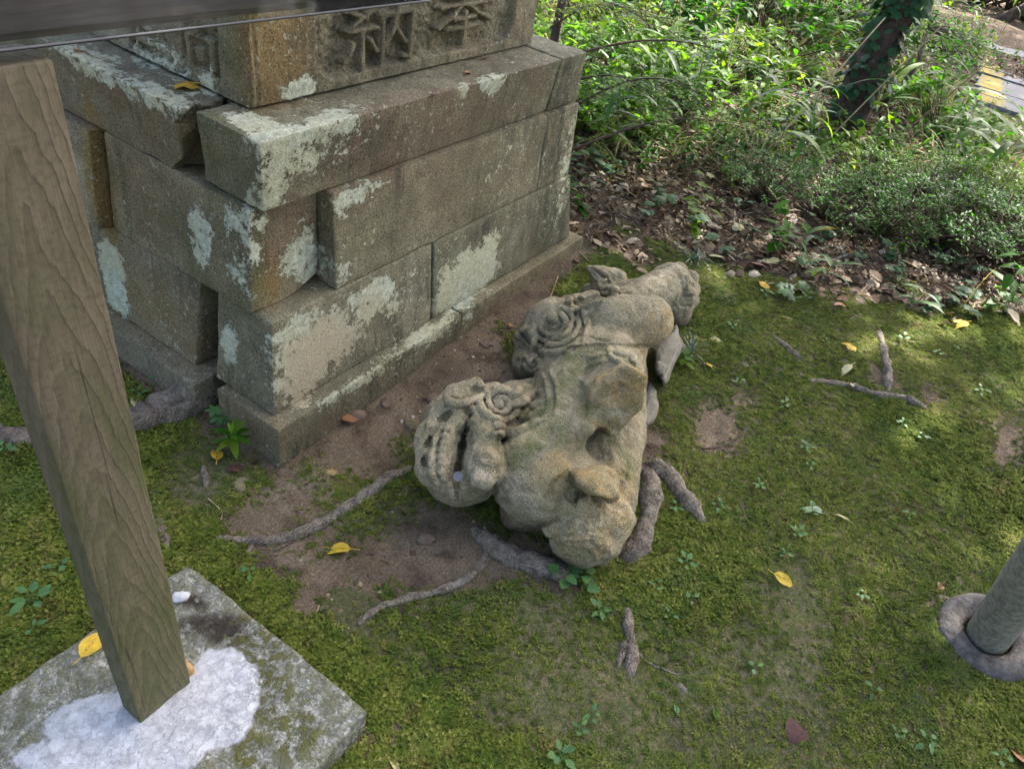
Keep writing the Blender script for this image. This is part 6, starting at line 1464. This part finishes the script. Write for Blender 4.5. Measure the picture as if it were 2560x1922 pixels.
# slender sapling right behind the pedestal, pale leaning trunk by the boardwalk, bright shrub branch
sb = PZ(1196, 120, .3); tree('sapling', [sb[0], sb[1], float(hgt(sb[0], sb[1]))], [(0, 0, -.05), (.0, .01, .5), (.03, -.02, 1.4), (.0, .05, 2.6)], [.030, .026, .022, .012], None, 'slender grey sapling trunk just behind the pedestal')
pb = PZ(2125, 50, .15); tree('leaning_tree', pb.tolist(), [(0, 0, -.1), (.15, -.35, .25), (.3, -.8, .65), (.4, -1.4, 1.4), (.4, -1.8, 2.4)], [.07, .065, .06, .05, .03], None, 'pale trunk leaning low beyond the boardwalk')
def branch_shrub():
    A = Vector(PZ(1905, 225, .12).tolist()); st = MB(); fo = MB(); r = random.Random(9)
    pts = [(1905, 225, .12), (1950, 180, .30), (1985, 130, .45), (2005, 60, .62)]
    P = [Vector(PZ(*p).tolist()) - A for p in pts]
    V, F_ = tube_geo([Vector(q.tolist()) for q in curve([p[:] for p in P], 12)], list(np.linspace(.022, .008, 12)), 8); st.add(V, F_)
    for (px, py, z) in [(1960, 60, .62), (2010, 20, .75), (2050, 60, .62), (2075, 90, .58), (1985, 75, .55), (2030, 35, .72), (2100, 100, .5), (2060, 140, .4), (2090, 150, .4), (2120, 130, .42), (2150, 120, .42), (2040, 120, .5)]:
        q = Vector(PZ(px, py, z).tolist()) - A; s_ = P[2 + (px > 2000)]; V, F_ = tube_geo([s_, s_.lerp(q, .5) + Vector((0, 0, .05)), q], [.007, .005, .002], 5); st.add(V, F_)
        for l in range(60):
            d = Vector((r.gauss(0, .09), r.gauss(0, .09), r.gauss(0, .045))); V, F_ = leaf_geo(.05 * r.uniform(.6, 1.2), .019, .4, .2, 3, .8); fo.add(V, F_, X4(q + d, r.uniform(-.4, .4), -r.uniform(-.3, .9), r.uniform(0, 6.28)))
    r_ = empty('spreading_shrub', A); tag(r_, 'spreading shrub with crooked branch and brightly lit leaves by the boardwalk', 'shrub')
    for nm, me in (('foliage', fo.mesh('foliage', M['green'])), ('branch', st.mesh('branch', M['bark']))):
        o = bpy.data.objects.new(nm, me); COL.objects.link(o); o.parent = r_
        if nm == 'foliage': o['kind'] = 'stuff'
branch_shrub()

# ------------------------------------------------------------------ boardwalk with yellow edge
def boardwalk():
    root_ = empty('boardwalk', (8.0, -1.8, .1)); tag(root_, 'grey timber boardwalk with worn yellow edge line', 'boardwalk')
    t = NT('silvered_planks'); p = t.pos(); g = t.noise(t.scaled(p, (90, 4, 30)), 1.0, 5, .65)
    c = t.mix(t.ramp(g, [(.35, 0), (.65, 1)]), (.13, .13, .14), (.23, .23, .245)); t.principled(c, .9, t.bump(g, .5, .003), .04)
    tl = NT('worn_yellow_paint'); p = tl.pos(); c = tl.mix(tl.ramp(tl.noise(p, 22, 6, .7), [(.42, 0), (.58, 1)]), (.34, .26, .04), (.20, .19, .15)); tl.principled(c, .9, None, .04)
    x = 5.95; r = random.Random(4); k = 0
    def box(name, x0, x1, y0, y1, z0, z1, mat, par):
        b = bmesh.new(); bmesh.ops.create_cube(b, size=1.0); bmesh.ops.scale(b, vec=(x1 - x0, y1 - y0, z1 - z0), verts=b.verts); bmesh.ops.translate(b, vec=((x0 + x1) / 2 - 8.0, (y0 + y1) / 2 + 1.8, (z0 + z1) / 2 - .1), verts=b.verts)
        me = bpy.data.meshes.new(name); b.to_mesh(me); b.free(); me.materials.append(mat); o = bpy.data.objects.new(name, me); COL.objects.link(o); o.parent = par; return o
    while x < 13:
        wd = r.uniform(.24, .30); ye = (-0.86 + (x - 6.4) * .10 if x < 8.1 else .02 + (x - 8.1) * .06) + r.uniform(-.01, .01); zt = .150 + r.uniform(-.003, .003) + .02 * (x > 8.3)
        gap = .10 if k % 4 == 3 else .012
        o = box('plank', x, x + wd, -3.3, ye, zt - .04, zt, t.m, root_)
        if x < 10.2: box('yellow_edge', x + .004, x + wd - .004, ye - .20, ye - .012, zt + .0005, zt + .003, tl.m, o)
        x += wd + gap; k += 1
    box('beam', 5.95, 13, -1.25, -1.15, .02, .105, t.m, root_); box('beam', 5.95, 13, -3.1, -3.0, .02, .105, t.m, root_)
boardwalk()
